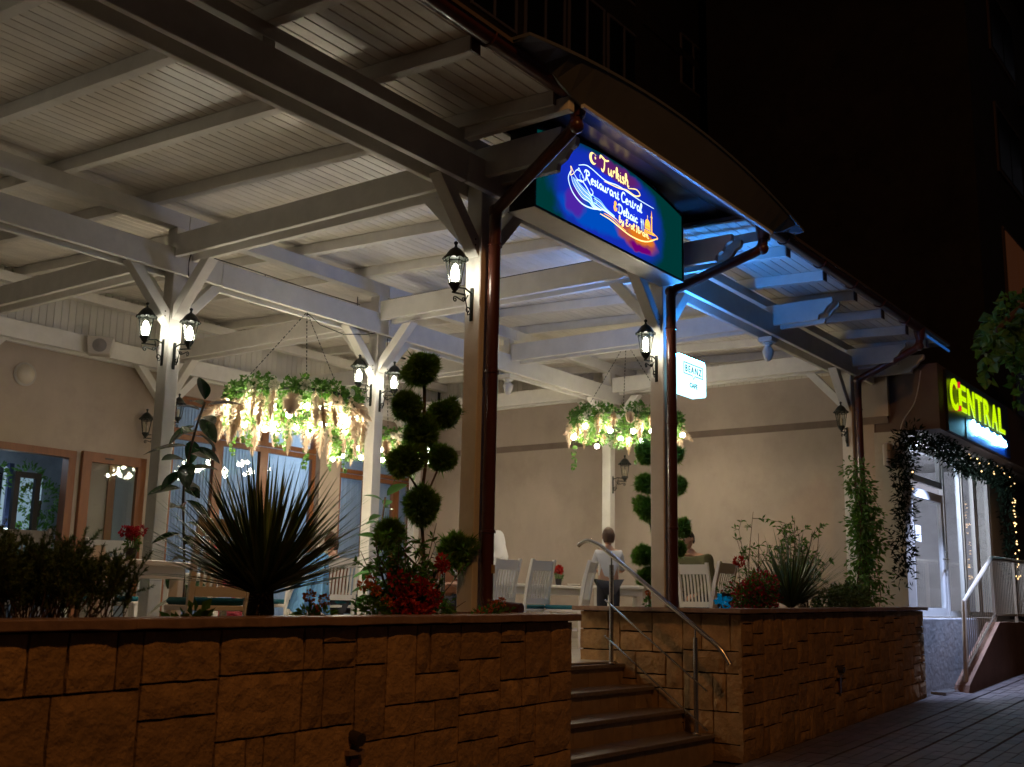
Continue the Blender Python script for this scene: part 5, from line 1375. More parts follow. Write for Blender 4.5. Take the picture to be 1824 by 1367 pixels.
put_chair(11.06, 7.90, -6, 'right one of the two chairs seen from behind right of the big downpipe')
put_chair(11.40, 7.50, 20, 'turned chair behind the top of the steel handrail')
put_chair(10.82, 6.30, 32, 'chair with wide slats directly behind the upper handrail post').scale = (1.05, 1, 0.92)
put_chair(12.0, 9.65, 180, 'chair on the far side of the table with the small red flower')
put_chair(12.53, 6.25, -90, 'chair just right of the right entrance post')
put_chair(11.98, 5.98, -4, 'angled chair beside the crimson flower bush')
put_chair(14.1, 6.98, -92, 'chair of the guest in the olive sweater')
put_chair(8.80, 9.42, -12, 'chair carrying the light blue jacket')
put_chair(9.98, 10.0, -20, 'chair of the man with the brown shirt')
put_chair(8.2, 9.55, 20, 'chair of the small guest in pink')
put_chair(13.3, 9.7, 190, 'chair at the far side behind the boy')

random.seed(12)
def potflower(x, y, z, label, m, s=1.0, n=60, white=False):
    t = E('potted_flower', label, 'potted plant', (x, y, z))
    MB().lathe([(0.036 * s, 0), (0.05 * s, 0.085 * s), (0.052 * s, 0.09 * s), (0.046 * s, 0.09 * s), (0.044 * s, 0.075 * s)], (x, y, z), 16).part('pot', M['pot'], t, smooth=True)
    mb = MB()
    for k in range(22):
        a = rnd(0, 6.28); r = rnd(0.01, 0.07) * s
        mb.tube([(x + 0.3 * r * math.cos(a), y + 0.3 * r * math.sin(a), z + 0.08 * s), (x + r * math.cos(a), y + r * math.sin(a), z + rnd(0.14, 0.20) * s)], 0.0022 * s, 4)
    mb.part('stems', M['leafl'], t)
    leafcloud('leaves', M['leafl'], t, [((x, y, z + 0.13 * s), 0.05 * s)], 70, 0.04 * s, flat=0.6)
    leafcloud('blossom', m, t, [((x + rnd(-.06, .06) * s, y + rnd(-.06, .06) * s, z + rnd(0.19, 0.24) * s), 0.03 * s) for _ in range(8)], n * 5, 0.032 * s, asp=1.3)
    return t
potflower(5.05, 7.12, FL + 0.757, 'red flowers in a black pot on the left white table', M['crim'], 0.9)
potflower(12.95, 8.65, FL + 0.757, 'small red flowers in a black pot on the middle white table', M['redf'], 1.0)
potflower(6.3, 12.0, 1.75, 'dark red flowers at the far left edge by the open window', M['redf'], 1.3)
potflower(8.4, 10.2, FL + 0.757, 'pinkish flowers in a pot on the table behind the spiky plant', M['pink'], 1.2)
dsh = E('white_dish', 'small white dish on the middle table right of the red flower', 'dish', (13.25, 8.6, FL + 0.757))
MB().lathe([(0.05, 0), (0.085, 0.02), (0.09, 0.03), (0.08, 0.028), (0.04, 0.008)], (13.25, 8.6, FL + 0.757), 18).part('bowl', M['white'], dsh, smooth=True)
nk = E('napkin_holder', 'white folded napkin stand on the left white table', 'napkin holder', (4.85, 7.25, FL + 0.757))
MB().prism([(4.80, FL + .757), (4.93, FL + .757), (4.90, FL + 0.85), (4.83, FL + 0.85)], 'y', 7.27, 7.23).part('holder', M['white'], nk)

# ================================================================ PEOPLE
def person(loc, rot, label, top, hair, trousers, pose='sit', s=1.0, lean=0.0, hd=0.0, turn=0.0, short=True, arms=0.0, skin='skin', topw=1.0, hs=1.0):
    """one continuous skinned body with separate hair and clothes; origin on the floor, faces +Y"""
    t = E('person', label, 'person', loc)
    hip = 0.50 if pose == 'sit' else 0.95
    dz = hip
    ca, sa = math.cos(lean), math.sin(lean)
    def up(x, y, z):     # points of the torso rotate forward about the hip
        return Vector((x, y * ca + z * sa, hip + z * ca - y * sa))
    J = {'pel': up(0, 0, 0.04), 'spi': up(0, 0, 0.22), 'chs': up(0, 0.0, 0.40), 'nck': up(0, 0.0, 0.56), 'hd0': up(0, 0.015, 0.64)}
    Rr = {'pel': 0.145, 'spi': 0.125, 'chs': 0.145, 'nck': 0.062, 'hd0': 0.058}
    ed = [('pel', 'spi'), ('spi', 'chs'), ('chs', 'nck'), ('nck', 'hd0')]
    for sx, q in ((-1, 'l'), (1, 'r')):
        J['sh' + q] = up(0.175 * sx, 0, 0.48); J['el' + q] = up(0.235 * sx, 0.10 + arms * 0.1, 0.22 + arms * 0.08); J['wr' + q] = up(0.17 * sx, 0.33, 0.22 + arms * 0.1)
        Rr['sh' + q] = 0.068; Rr['el' + q] = 0.046; Rr['wr' + q] = 0.028
        ed += [('chs', 'sh' + q), ('sh' + q, 'el' + q), ('el' + q, 'wr' + q)]
        J['hp' + q] = Vector((0.09 * sx, 0, hip - 0.01)); Rr['hp' + q] = 0.095
        if pose == 'sit':
            J['kn' + q] = Vector((0.12 * sx, 0.43, hip + 0.0)); J['an' + q] = Vector((0.12 * sx, 0.40, 0.09)); J['to' + q] = Vector((0.13 * sx, 0.56, 0.04))
        else:
            J['kn' + q] = Vector((0.10 * sx, 0.03, 0.50)); J['an' + q] = Vector((0.10 * sx, -0.02, 0.09)); J['to' + q] = Vector((0.11 * sx, 0.15, 0.04))
        Rr['kn' + q] = 0.065; Rr['an' + q] = 0.042; Rr['to' + q] = 0.035
        ed += [('pel', 'hp' + q), ('hp' + q, 'kn' + q), ('kn' + q, 'an' + q), ('an' + q, 'to' + q)]
    def skin_mesh(keys, edges, grow, name, m, sub=2):
        ks = list(keys); me = bpy.data.meshes.new(name)
        me.from_pydata([tuple(J[k]) for k in ks], [(ks.index(a), ks.index(b)) for a, b in edges], [])
        o = bpy.data.objects.new(name, me); COL.objects.link(o)
        md = o.modifiers.new('s', 'SKIN'); o.modifiers.new('u', 'SUBSURF').levels = sub
        for i, k in enumerate(ks):
            g = grow(k) if callable(grow) else grow
            r_ = Rr[k] * g[0] + g[1]
            wx = 1.25 if k in ('chs', 'spi', 'pel') else 1.0
            me.skin_vertices[0].data[i].radius = (r_ * wx, r_ * (0.85 if k in ('chs', 'spi', 'pel') else 1.0)) if wx > 1 else (r_, r_)
            me.skin_vertices[0].data[i].use_root = (k == ks[0])
        dg = bpy.context.evaluated_depsgraph_get(); dg.update()
        nm = bpy.data.meshes.new_from_object(o.evaluated_get(dg)); bpy.data.objects.remove(o); bpy.data.meshes.remove(me)
        return nm
    body = skin_mesh(J.keys(), ed, (1.0, 0.0), 'body', M[skin], 1)
    mb = MB(); mb.v = [tuple(v.co) for v in body.vertices]; mb.f = [tuple(p.vertices) for p in body.polygons]
    # head: shaped ellipsoid with brow, nose, chin, ears
    hc = J['hd0'] + Vector((0, 0.02 + hd * 0.06, 0.10)); hr = Matrix.Rotation(turn, 4, 'Z') @ Matrix.Rotation(-lean * 0.3 - hd, 4, 'X')
    hb = MB(); nu, nv_ = 18, 14
    for j in range(nv_ + 1):
        ph = math.pi * j / nv_
        for i in range(nu):
            th = 2 * math.pi * i / nu
            x = math.sin(ph) * math.cos(th); y = math.sin(ph) * math.sin(th); z = -math.cos(ph)
            px, py, pz = x * 0.075, y * 0.095, z * 0.118
            if z < 0: px *= 1 + 0.22 * z; py *= 1 + (0.10 * z if y > 0 else 0.30 * z)
            if y > 0.6 and abs(x) < 0.3 and -0.35 < z < 0.15: py += 0.014 * (1 - abs(x) / 0.3)
            if y > 0.5 and 0.05 < z < 0.25 and 0.2 < abs(x) < 0.6: py -= 0.006
            hb.v.append((px, py, pz))
    for j in range(nv_):
        for i in range(nu): hb.f.append((j * nu + i, j * nu + (i + 1) % nu, (j + 1) * nu + (i + 1) % nu, (j + 1) * nu + i))
    hb.ball((0.078, -0.005, -0.005), 0.028, 8, 6, (0.35, 0.7, 1.0)); hb.ball((-0.078, -0.005, -0.005), 0.028, 8, 6, (0.35, 0.7, 1.0))
    hb.tube([(0, 0.092, 0.015), (0, 0.112, -0.018), (0, 0.098, -0.026)], [0.008, 0.014, 0.010], 6)
    hm = Matrix.Translation(hc) @ hr @ Matrix.Scale(hs, 4)
    hb.xf(hm); mb.add(hb.v, hb.f)
    # hands: palm and five fingers
    for sx, q in ((-1, 'l'), (1, 'r')):
        wv = J['wr' + q]; d = (wv - J['el' + q]).normalized(); sd = d.cross(Vector((0, 0, 1))).normalized() * (-sx)
        mb.ball(tuple(wv + d * 0.045), 0.042, 8, 6, (1.0, 1.0, 0.45))
        for k in range(4):
            o = wv + d * 0.07 + sd * (0.028 - 0.018 * k); L = (0.060, 0.070, 0.064, 0.050)[k]
            mb.tube([o, o + d * L * 0.5 + Vector((0, 0, -0.004)), o + d * L * 0.9 + Vector((0, 0, -0.022))], [0.009, 0.008, 0.006], 6)
        mb.tube([wv + d * 0.02 + sd * 0.03, wv + d * 0.05 + sd * 0.055, wv + d * 0.08 + sd * 0.05], [0.011, 0.010, 0.007], 6)
    mb.sm = True
    me = mb.mesh('body', M[skin]); bo = inst('body', me, t)
    # eyes and mouth
    for sx in (-1, 1):
        MB().ball((0.030 * sx, 0.083, 0.022), 0.009, 8, 6).xf(hm).part('eye', mat('eye', (0.02, 0.015, 0.012), 0.2), None).parent = bo
    MB().ball((0, 0.090, -0.055), 0.018, 8, 5, (1, 0.4, 0.28)).xf(hm).part('mouth', mat('lips', (0.35, 0.09, 0.07), 0.5), None).parent = bo
    # hair cap
    if hair:
        hh = MB(); nu, nv_ = 18, 10
        for j in range(nv_ + 1):
            ph = math.pi * 0.72 * j / nv_
            for i in range(nu):
                th = 2 * math.pi * i / nu
                x = math.sin(ph) * math.cos(th); y = math.sin(ph) * math.sin(th); z = math.cos(ph)
                lim = 0.30 if y > 0.25 else (-0.05 if y > -0.2 else -0.62)
                zz_ = max(z, lim)
                k_ = 1.0 if z >= lim else max(0.75, 1 - (lim - z) * 0.7)
                hh.v.append((x * 0.085 * k_ + rnd(-.002, .002), y * 0.106 * k_ - 0.004 + rnd(-.002, .002), zz_ * 0.128 + 0.004 + rnd(-.002, .002)))
        for j in range(nv_):
            for i in range(nu): hh.f.append((j * nu + i, (j + 1) * nu + i, (j + 1) * nu + (i + 1) % nu, j * nu + (i + 1) % nu))
        hh.sm = True; hh.xf(hm).part('hair', M[hair], None).parent = t
    tk = ['chs', 'spi', 'pel', 'shl', 'shr', 'ell', 'elr', 'nck'] + ([] if short else ['wrl', 'wrr'])
    Jn = dict(J); 
    save = J['nck'].copy(); J['nck'] = J['chs'].lerp(J['nck'], 0.70)
    te = [e for e in ed if e[0] in tk and e[1] in tk]
    sm_ = skin_mesh(tk, te, lambda k: (1.08 * topw, 0.010 if k != 'nck' else 0.0), 'shirt', M[top], 2)
    J['nck'] = save
    sm_.materials.clear(); sm_.materials.append(M[top]); sm_.polygons.foreach_set('use_smooth', [True] * len(sm_.polygons))
    inst('shirt', sm_, t)
    lk = ['pel'] + [a + q for q in 'lr' for a in ('hp', 'kn', 'an')]
    le = [e for e in ed if e[0] in lk and e[1] in lk]
    tm = skin_mesh(lk, le, lambda k: (1.08, 0.010), 'trousers', M[trousers], 1)
    tm.materials.clear(); tm.materials.append(M[trousers]); tm.polygons.foreach_set('use_smooth', [True] * len(tm.polygons))
    inst('trousers', tm, t)
    for q in 'lr':
        a, b = J['an' + q], J['to' + q]
        MB().tube([a + Vector((0, -0.05, -0.05)), a + Vector((0, 0.03, -0.045)), b + Vector((0, 0.02, 0))], [0.045, 0.05, 0.035], 8).part('shoe', M['black'], None).parent = t
    t.rotation_euler = (0, 0, R(rot)); t.scale = (s, s, s)
    return t
random.seed(3)
person((10.95, 8.9, FL), 100, 'bald man seated behind the topiary, only his head showing', 'brownshirt', None, 'trouser', s=1.0, skin='skin')
person((12.72, 9.50, FL), 75, 'person in a loose white shirt leaning forward behind the left downpipe', 'shirtw', 'hairr', 'shirtw', 'stand', s=1.02, lean=0.42, hd=0.25, short=False, topw=1.25)
person((12.28, 7.45, FL), -52, 'small boy with short brown hair in a white shirt behind the handrail', 'shirtw', 'hairr', 'trouser', 'stand', s=0.80, short=True, topw=0.92, hs=1.22)
person((13.95, 6.98, FL), 82, 'dark-haired guest in an olive sweater bending over the table', 'olive', 'hairb', 'trouser', s=1.18, lean=0.42, hd=0.3, short=False, topw=1.3)
person((9.98, 10.0, FL), -20, 'man with short dark hair and brown shirt beside the blue jacket', 'brownshirt', 'hairr', 'trouser', s=0.98, lean=0.1, short=False)
person((10.85, 10.7, FL), 15, 'dark-haired man in a black top seated left of the central inner post', 'black', 'hairb', 'trouser', s=1.0, lean=0.2, turn=-0.6, short=False)
person((8.2, 9.55, FL), 20, 'small guest in a pink dress seated behind the spiky plant', 'pink', 'hairr', 'pink', s=0.84, lean=0.1)
person((7.55, 13.6, FL), 120, 'guest with dark hair seated inside the open window at the far left', 'black', 'hairb', 'trouser', s=1.0, short=False)
# jacket on a chair
random.seed(4)
jk = E('jacket', 'light blue jacket hanging over a chair back behind the spiky plant', 'jacket', (9.0, 9.2, FL + 0.3))
mb = MB(); nu, nv_ = 22, 12
base = Vector((8.82, 9.20, 0)); ux = Vector((math.cos(R(-12)), math.sin(R(-12)), 0)); uy = Vector((-ux.y, ux.x, 0))
for j in range(nv_ + 1):
    t_ = j / nv_; z = FL + 0.99 - 0.62 * t_ 
    for i in range(nu + 1):
        s_ = i / nu * 2 - 1; wd_ = 0.15 + 0.13 * t_ + (0.03 * math.sin(9 * s_) * t_)
        lean_ = -0.10 * (1 - t_) - 0.06
        fold = 0.028 * math.sin(s_ * 8 + 1.2 * t_) * (0.2 + t_) + 0.012 * math.sin(s_ * 19)
        p = base + ux * (s_ * wd_ - 0.05 * t_) + uy * (lean_ + fold - 0.05 * t_)
        mb.v.append((p.x, p.y, z + (0.04 * math.cos(s_ * 2) * (1 - t_)) + 0.03 * math.sin(s_ * 5) * t_))
for j in range(nv_):
    for i in range(nu): a = j * (nu + 1) + i; mb.f.append((a, a + 1, a + nu + 2, a + nu + 1))
k0 = len(mb.v)
for v in list(mb.v): mb.v.append((v[0] + uy.x * 0.02, v[1] + uy.y * 0.02, v[2]))
for f in list(mb.f): mb.f.append(tuple(k0 + i for i in reversed(f)))
mb.sm = True; mb.part('cloth', M['denim'], jk)
for k in range(3):
    p = base + ux * (0.11 + 0.02 * k) + uy * (-0.185)
    MB().ball((p.x, p.y, FL + 0.82 - 0.15 * k), 0.011, 6, 5).part('button', M['screw'], jk)

# ================================================================ PLANTS
random.seed(31)
# spiky plant (dasylirion) left and the small one right
def blade(L, w_, curve):
    mb = MB(); n = 6; vs = []
    for i in range(n + 1):
        t = i / n; ww = w_ * (1 - t) ** 0.7 * (0.6 + 0.4 * min(1, t * 6)) + 0.0006
        z = L * t; y = curve * L * t * t
        vs += [(-ww / 2, y + 0.18 * ww, z), (0, y, z), (ww / 2, y + 0.18 * ww, z)]
    for i in range(n):
        a = 3 * i; mb.f += [(a, a + 1, a + 4, a + 3), (a + 1, a + 2, a + 5, a + 4)]
    mb.v = vs; return mb
def spiky(base, n, Lr, w_, m, label, cat, trunk_h, trunk_r, maxang, seed, azim=None, stuffn=0):
    random.seed(seed)
    t = E('spiky_plant', label, cat, base)
    protos = [blade(1.0, w_, c).mesh('leaf', m, smooth=False) for c in (0.02, 0.06, -0.02, 0.12)]
    MB().lathe([(trunk_r * 1.0, 0), (trunk_r * 0.95, trunk_h * 0.5), (trunk_r * 0.8, trunk_h)], base, 12).part('trunk', M['bark'], t)
    sc_ = MB()
    for k in range(150):      # dry leaf scales on the trunk
        a = rnd(0, 6.28); z = base[2] + rnd(0.0, trunk_h); r = trunk_r * 0.92
        p = Vector((base[0] + r * math.cos(a), base[1] + r * math.sin(a), z)); o = Vector((math.cos(a), math.sin(a), rnd(-0.7, 0.5))).normalized() * rnd(0.02, 0.05); s_ = Vector((-math.sin(a), math.cos(a), 0)) * 0.006
        q = len(sc_.v); sc_.v += [tuple(p - s_), tuple(p + s_), tuple(p + o)]; sc_.f.append((q, q + 1, q + 2))
    sc_.part('dry_scales', M['tape'], t, smooth=False)
    for k in range(n):
        th = math.acos(1 - (1 - math.cos(maxang)) * (k + 0.5) / n); a = k * 2.39996 + rnd(-.1, .1)
        th *= rnd(0.92, 1.08)
        d = Vector((math.sin(th) * math.cos(a), math.sin(th) * math.sin(a), math.cos(th)))
        x_ = d.cross(Vector((0, 0, 1)));
        if x_.length < 1e-3: x_ = Vector((1, 0, 0))
        x_.normalize(); y_ = d.cross(x_)
        if y_.z > 0: x_ = -x_; y_ = -y_
        q = Matrix((x_, y_, d)).transposed().to_quaternion()
        L = rnd(*Lr) * (1.0 - 0.12 * (th / maxang) ** 2)
        inst('leaf', random.choice(protos), t, (0.02 * math.cos(a), 0.02 * math.sin(a), trunk_h * rnd(0.85, 1.0)), q, (1 / 1.0, 1, L))
    return t
spiky((4.15, 4.68, 1.09), 298, (0.64, 0.82), 0.034, M['yucca'], 'big spiky plant with stiff narrow leaves on the left planter wall', 'plant', 0.21, 0.078, R(73), 31)
spiky((11.46, 4.72, 1.19), 240, (0.62, 0.92), 0.026, M['yucca2'], 'smaller grey-green spiky plant in the right planter beside the crimson flowers', 'plant', 0.10, 0.05, R(66), 32)

# juniper: branching twigs with needles
def juniper():
    t = E('juniper_bush', 'dark low juniper bush at the left end of the planter wall', 'bush', (3.0, 4.7, 1.09))
    br = MB(); nd = MB()
    for k in range(210):
        bx_ = rnd(2.25, 3.20); by_ = rnd(4.45, 4.95); 
        hmax = 0.385 * (1 - ((bx_ - 2.78) / 0.85) ** 2 * 0.62)
        if bx_ > 3.2: hmax *= 0.8
        a = rnd(0, 6.28); tip = Vector((bx_ + rnd(-.12, .16), by_ + rnd(-.14, .1), 1.09 + hmax * rnd(0.55, 1.08)))
        b0 = Vector((bx_ * 0.85 + 2.85 * 0.15, by_, 1.07)); mid = b0.lerp(tip, 0.5) + Vector((rnd(-.04, .04), rnd(-.04, .04), -0.02))
        br.tube([b0, mid, tip], [0.004, 0.0025, 0.0012], 4)
        twigs = [(mid, tip)]
        for j in range(5):
            o = mid.lerp(tip, rnd(0.1, 0.9)); e = o + Vector((rnd(-.08, .08), rnd(-.08, .08), rnd(0.03, 0.11))); twigs.append((o, e))
        for (o, e) in twigs:
            L = (e - o).length
            for s_ in range(int(L / 0.0016)):
                p = o.lerp(e, random.random()); d = ((e - o).normalized() * 0.9 + runit() * 0.9).normalized(); l = rnd(0.014, 0.026); w_ = d.cross(runit()).normalized() * 0.0026
                q = len(nd.v); nd.v += [tuple(p - w_), tuple(p + w_), tuple(p + d * l)]; nd.f.append((q, q + 1, q + 2))
    br.part('branches', M['bark'], t); nd.part('needles', M['leafd'], t, smooth=False)
juniper()

def needleball(name, m, parent, c, r, n, size, spikes=0.16):
    """clipped conifer ball: flat sprays pointing outward, uneven outline"""
    mb = MB(); c = Vector(c)
    lump = [(runit(), rnd(0.72, 1.28)) for _ in range(22)]
    for _ in range(n):
        d = runit()
        k = 1.0
        for (u, s_) in lump:
            q = d.dot(u)
            if q > 0.75: k *= 1 + (s_ - 1) * (q - 0.75) * 4
        p = c + d * r * k * (rnd(0.2, 0.7) if _ % 3 == 0 else rnd(0.7, 0.96))
        ax = (d + runit() * 0.55 + Vector((0, 0, 0.15))).normalized(); sd = ax.cross(runit())
        if sd.length < .1: continue
        sd.normalize(); L = size * rnd(0.6, 1.35)
        if random.random() < 0.03: L *= 1.7
        w_ = L * 0.30
        q = len(mb.v)
        # a spray: three narrow fingers
        for f_ in (-0.55, 0, 0.55):
            a2 = (ax + sd * f_).normalized(); s2 = a2.cross(ax.cross(sd)).normalized() * w_ * 0.30
            b = len(mb.v); mb.v += [tuple(p - s2), tuple(p + s2), tuple(p + a2 * L * (1 if f_ == 0 else 0.75))]; mb.f.append((b, b + 1, b + 2))
    return mb.part(name, m, parent, smooth=False)
def topiary(base, stem, balls, branches, label, seed, n=2600):
    random.seed(seed)
    t = E('pompom_topiary', label, 'topiary', base)
    MB().tube(catmull(stem, 6), 0.012, 6).part('trunk', M['bark'], t)
    for b in branches: MB().tube(b, [0.009, 0.006], 5).part('limb', M['bark'], t)
    for (c, r) in balls: needleball('foliage_ball', M['thuja'], t, c, r * (0.88 if n > 2000 else 0.84), n, 0.042)
    return t
B1 = [((5.76, 5.0, 2.84), .115), ((5.63, 5.02, 2.56), .095), ((5.96, 4.97, 2.54), .10), ((5.77, 5.0, 2.38), .118), ((5.60, 4.98, 2.17), .115), ((6.02, 5.02, 2.25), .105), ((5.80, 5.0, 1.90), .135), ((5.48, 5.0, 1.69), .10), ((6.20, 5.0, 1.61), .135)]
topiary((5.82, 5.0, 1.09), [(5.84, 5.0, 1.09), (5.85, 5.0, 1.5), (5.80, 5.0, 1.9), (5.83, 5.0, 2.2), (5.80, 5.0, 2.45), (5.79, 5.0, 2.7), (5.76, 5.0, 2.84)], B1,
        [[(5.82, 5.0, 1.95), (5.60, 4.98, 2.12)], [(5.83, 5.0, 1.93), (6.02, 5.02, 2.22)], [(5.80, 5.0, 2.42), (5.63, 5.02, 2.54)], [(5.80, 5.0, 2.40), (5.96, 4.97, 2.52)], [(5.85, 5.0, 1.45), (5.48, 5.0, 1.66)], [(5.85, 5.0, 1.4), (6.2, 5.0, 1.56)]],
        'pom-pom conifer topiary with nine green balls on the left planter', 41)
B2 = [((9.62, 5.4, 2.73), .12), ((9.60, 5.4, 2.43), .10), ((9.61, 5.4, 2.19), .13), ((10.20, 5.4, 2.80), .10), ((10.24, 5.4, 2.48), .095), ((10.34, 5.4, 2.05), .105), ((10.24, 5.4, 1.84), .09), ((9.54, 5.4, 1.74), .11), ((9.60, 5.4, 1.54), .105), ((9.9, 5.4, 2.0), .10)]
topiary((9.68, 5.4, 1.19), [(9.68, 5.4, 1.19), (9.66, 5.4, 1.5), (9.75, 5.4, 1.9), (9.85, 5.4, 2.2), (9.8, 5.4, 2.6), (9.75, 5.4, 2.9)], B2,
        [[(9.70, 5.4, 2.0), (9.61, 5.4, 2.19)], [(9.82, 5.4, 2.3), (10.2, 5.4, 2.48)], [(9.72, 5.4, 1.9), (10.3, 5.4, 2.0)], [(9.8, 5.4, 2.6), (10.2, 5.4, 2.78)], [(9.82, 5.4, 2.55), (9.62, 5.4, 2.7)], [(9.72, 5.4, 1.7), (10.24, 5.4, 1.8)]],
        'pom-pom conifer topiary with green balls behind the right entrance post', 42, 1900)

# leafy shrub with twigs
def shrub(name, label, base, tips, nl, size, m, seed, asp=2.6, stemr=0.006, side=4, spread=0.10, cat='shrub'):
    random.seed(seed); t = E(name, label, cat, base); br = MB(); lf = MB(); B = Vector(base)
    for (x, y, z) in tips:
        T = Vector((x, y, z)); b0 = B + Vector((rnd(-.06, .06), rnd(-.06, .06), -0.02)); mid = b0.lerp(T, 0.5) + Vector((rnd(-.05, .05), rnd(-.05, .05), rnd(0, .06)))
        pts = catmull([b0, mid, T], 5); br.tube(pts, [stemr * (1 - 0.75 * i / len(pts)) for i in range(len(pts))], 5)
        for j in range(side):
            o = pts[int(len(pts) * rnd(0.35, 0.95))]; e = o + Vector((rnd(-1, 1), rnd(-1, 1), rnd(-.2, 1))) * spread; br.tube([o, e], [stemr * 0.5, stemr * 0.25], 4)
            for _ in range(nl):
                p = o.lerp(e, rnd(0.1, 1.0)); d = ((e - o).normalized() + runit() * 1.1).normalized(); sd = d.cross(runit()).normalized(); L = size * rnd(.6, 1.25); W = L / asp; n_ = d.cross(sd) * W * .2
                q = len(lf.v); lf.v += [tuple(p), tuple(p + d * L * .45 + sd * W * .5 + n_), tuple(p + d * L + Vector((0, 0, -L * .15))), tuple(p + d * L * .45 - sd * W * .5 + n_)]; lf.f += [(q, q + 1, q + 2), (q, q + 2, q + 3)]
    br.part('branches', M['bark'], t); lf.part('foliage', m, t, smooth=False)
    return t
random.seed(50)
tips = [(rnd(4.92, 5.68), rnd(4.45, 4.8), rnd(1.22, 1.80) - abs(rnd(0, 0.1))) for _ in range(58)]
s5 = shrub('flowering_shrub', 'leafy shrub with bright red blossoms at its foot, in front of the topiary', (5.27, 4.62, 1.09), tips, 9, 0.060, M['leafm'], 51, asp=3.0)
leafcloud('red_blossoms', M['redf'], s5, [((5.15 + rnd(-.16, .26), 4.48 + rnd(-.06, .06), 1.16 + rnd(0, 0.24)), 0.042) for _ in range(22)], 900, 0.032, asp=1.4, shell=0.3)
leafcloud('upper_blossoms', M['redf'], s5, [((5.45 + rnd(-.08, .1), 4.5, 1.48 + rnd(-.05, .06)), 0.03) for _ in range(4)], 120, 0.028, asp=1.4, shell=0.3)
def marigolds(name, label, pts, m, base, hgt, gm=None, r=0.026):
    t = E(name, label, 'flowers', base); mb = MB()
    for p in pts: mb.tube([(p[0] + rnd(-.03, .03), p[1], base[2]), p], 0.003, 4)
    mb.part('stems', M['leafl'], t)
    leafcloud('leaves', gm or M['leafm'], t, [((p[0] + rnd(-.03, .03), p[1], base[2] + (p[2] - base[2]) * 0.45), hgt) for p in pts], 60 * len(pts), 0.045)
    for p in pts: leafcloud('blossom', m, t, [(p, r)], 70, 0.020, asp=1.3, shell=0.4)
    return t
random.seed(52)
marigolds('marigolds', 'orange marigolds between the spiky plant and the flowering shrub', [(4.74, 4.5, 1.34), (4.83, 4.48, 1.31), (4.80, 4.5, 1.37), (4.90, 4.46, 1.25)], M['orange'], (4.8, 4.5, 1.09), 0.06)
marigolds('marigolds', 'small orange and pink flowers low beside the trunk of the big spiky plant', [(4.33, 4.5, 1.27), (4.42, 4.48, 1.25), (4.36, 4.5, 1.20)], M['orange'], (4.4, 4.5, 1.09), 0.05)
marigolds('marigolds', 'small orange flowers at the foot of the left entrance post', [(5.98, 4.5, 1.24), (6.06, 4.5, 1.26), (5.90, 4.5, 1.20), (5.80, 4.48, 1.18)], M['orange'], (5.95, 4.5, 1.09), 0.075)
marigolds('marigolds', 'tiny orange flower on the right coping behind the handrail', [(8.98 + 0.3, 5.2, 1.38), (9.38, 5.2, 1.33)], M['orange'], (9.3, 5.2, 1.20), 0.04, r=0.016)
random.seed(53)
leafy = E('low_green_plant', 'small dark green leafy plant between the juniper and the big spiky plant', 'plant', (3.55, 4.5, 1.09))
leafcloud('leaves', M['leafm'], leafy, [((3.56, 4.5, 1.12), 0.085), ((3.50, 4.5, 1.10), 0.06), ((3.63, 4.5, 1.10), 0.06)], 90, 0.07, asp=1.7, shell=0.2)
# crimson bush + neighbours in the right planter
cr = E('flower_bush', 'round bush of crimson flowers in the right planter', 'bush', (10.1, 4.55, 1.19))
cc = [((10.02 + rnd(-.20, .24), 4.52 + rnd(-.12, .12), 1.36 + rnd(-.08, .16)), 0.12) for _ in range(16)]
leafcloud('foliage', M['leafm'], cr, cc, 2200, 0.040, asp=1.8)
leafcloud('blossoms', M['crim'], cr, [(c[0], c[1] * 1.08) for c in cc], 1900, 0.028, asp=1.2, shell=0.85)
leafcloud('top_blossom', M['redf'], cr, [((9.93, 4.6, 1.70), 0.035), ((9.98, 4.6, 1.68), 0.03)], 90, 0.028, asp=1.3)
MB().tube([(9.97, 4.6, 1.3), (9.94, 4.6, 1.68)], 0.004, 4).part('stem', M['bark'], cr)
random.seed(54)
tips = [(10.75 + rnd(-.30, .22), 4.75 + rnd(-.1, .1), 1.5 + rnd(0, 0.72)) for _ in range(12)]
shrub('wispy_shrub', 'thin wispy shrub rising between the crimson bush and the grey-green spiky plant', (10.72, 4.8, 1.19), tips, 5, 0.06, M['leafm'], 55, asp=3.2, side=4, spread=0.12)
tips = [(12.25 + rnd(-.62, .45), 4.85 + rnd(-.1, .15), 1.75 + rnd(0, 0.55)) for _ in range(20)]
shrub('wispy_shrub', 'arching leafy shrub between the grey-green spiky plant and the climbing plant', (12.3, 4.9, 1.19), tips, 7, 0.065, M['leafm'], 56, asp=2.6, side=5, spread=0.16)
lowp = E('low_bush', 'dark low mound of leaves in the right planter below the arching shrub', 'bush', (12.4, 4.5, 1.19))
leafcloud('foliage', M['leafd'], lowp, [((12.0 + 0.13 * k, 4.5 + rnd(-.06, .06), 1.36 + rnd(-.05, .05)), 0.17) for k in range(8)], 3200, 0.045, asp=2.2, shell=0.3)
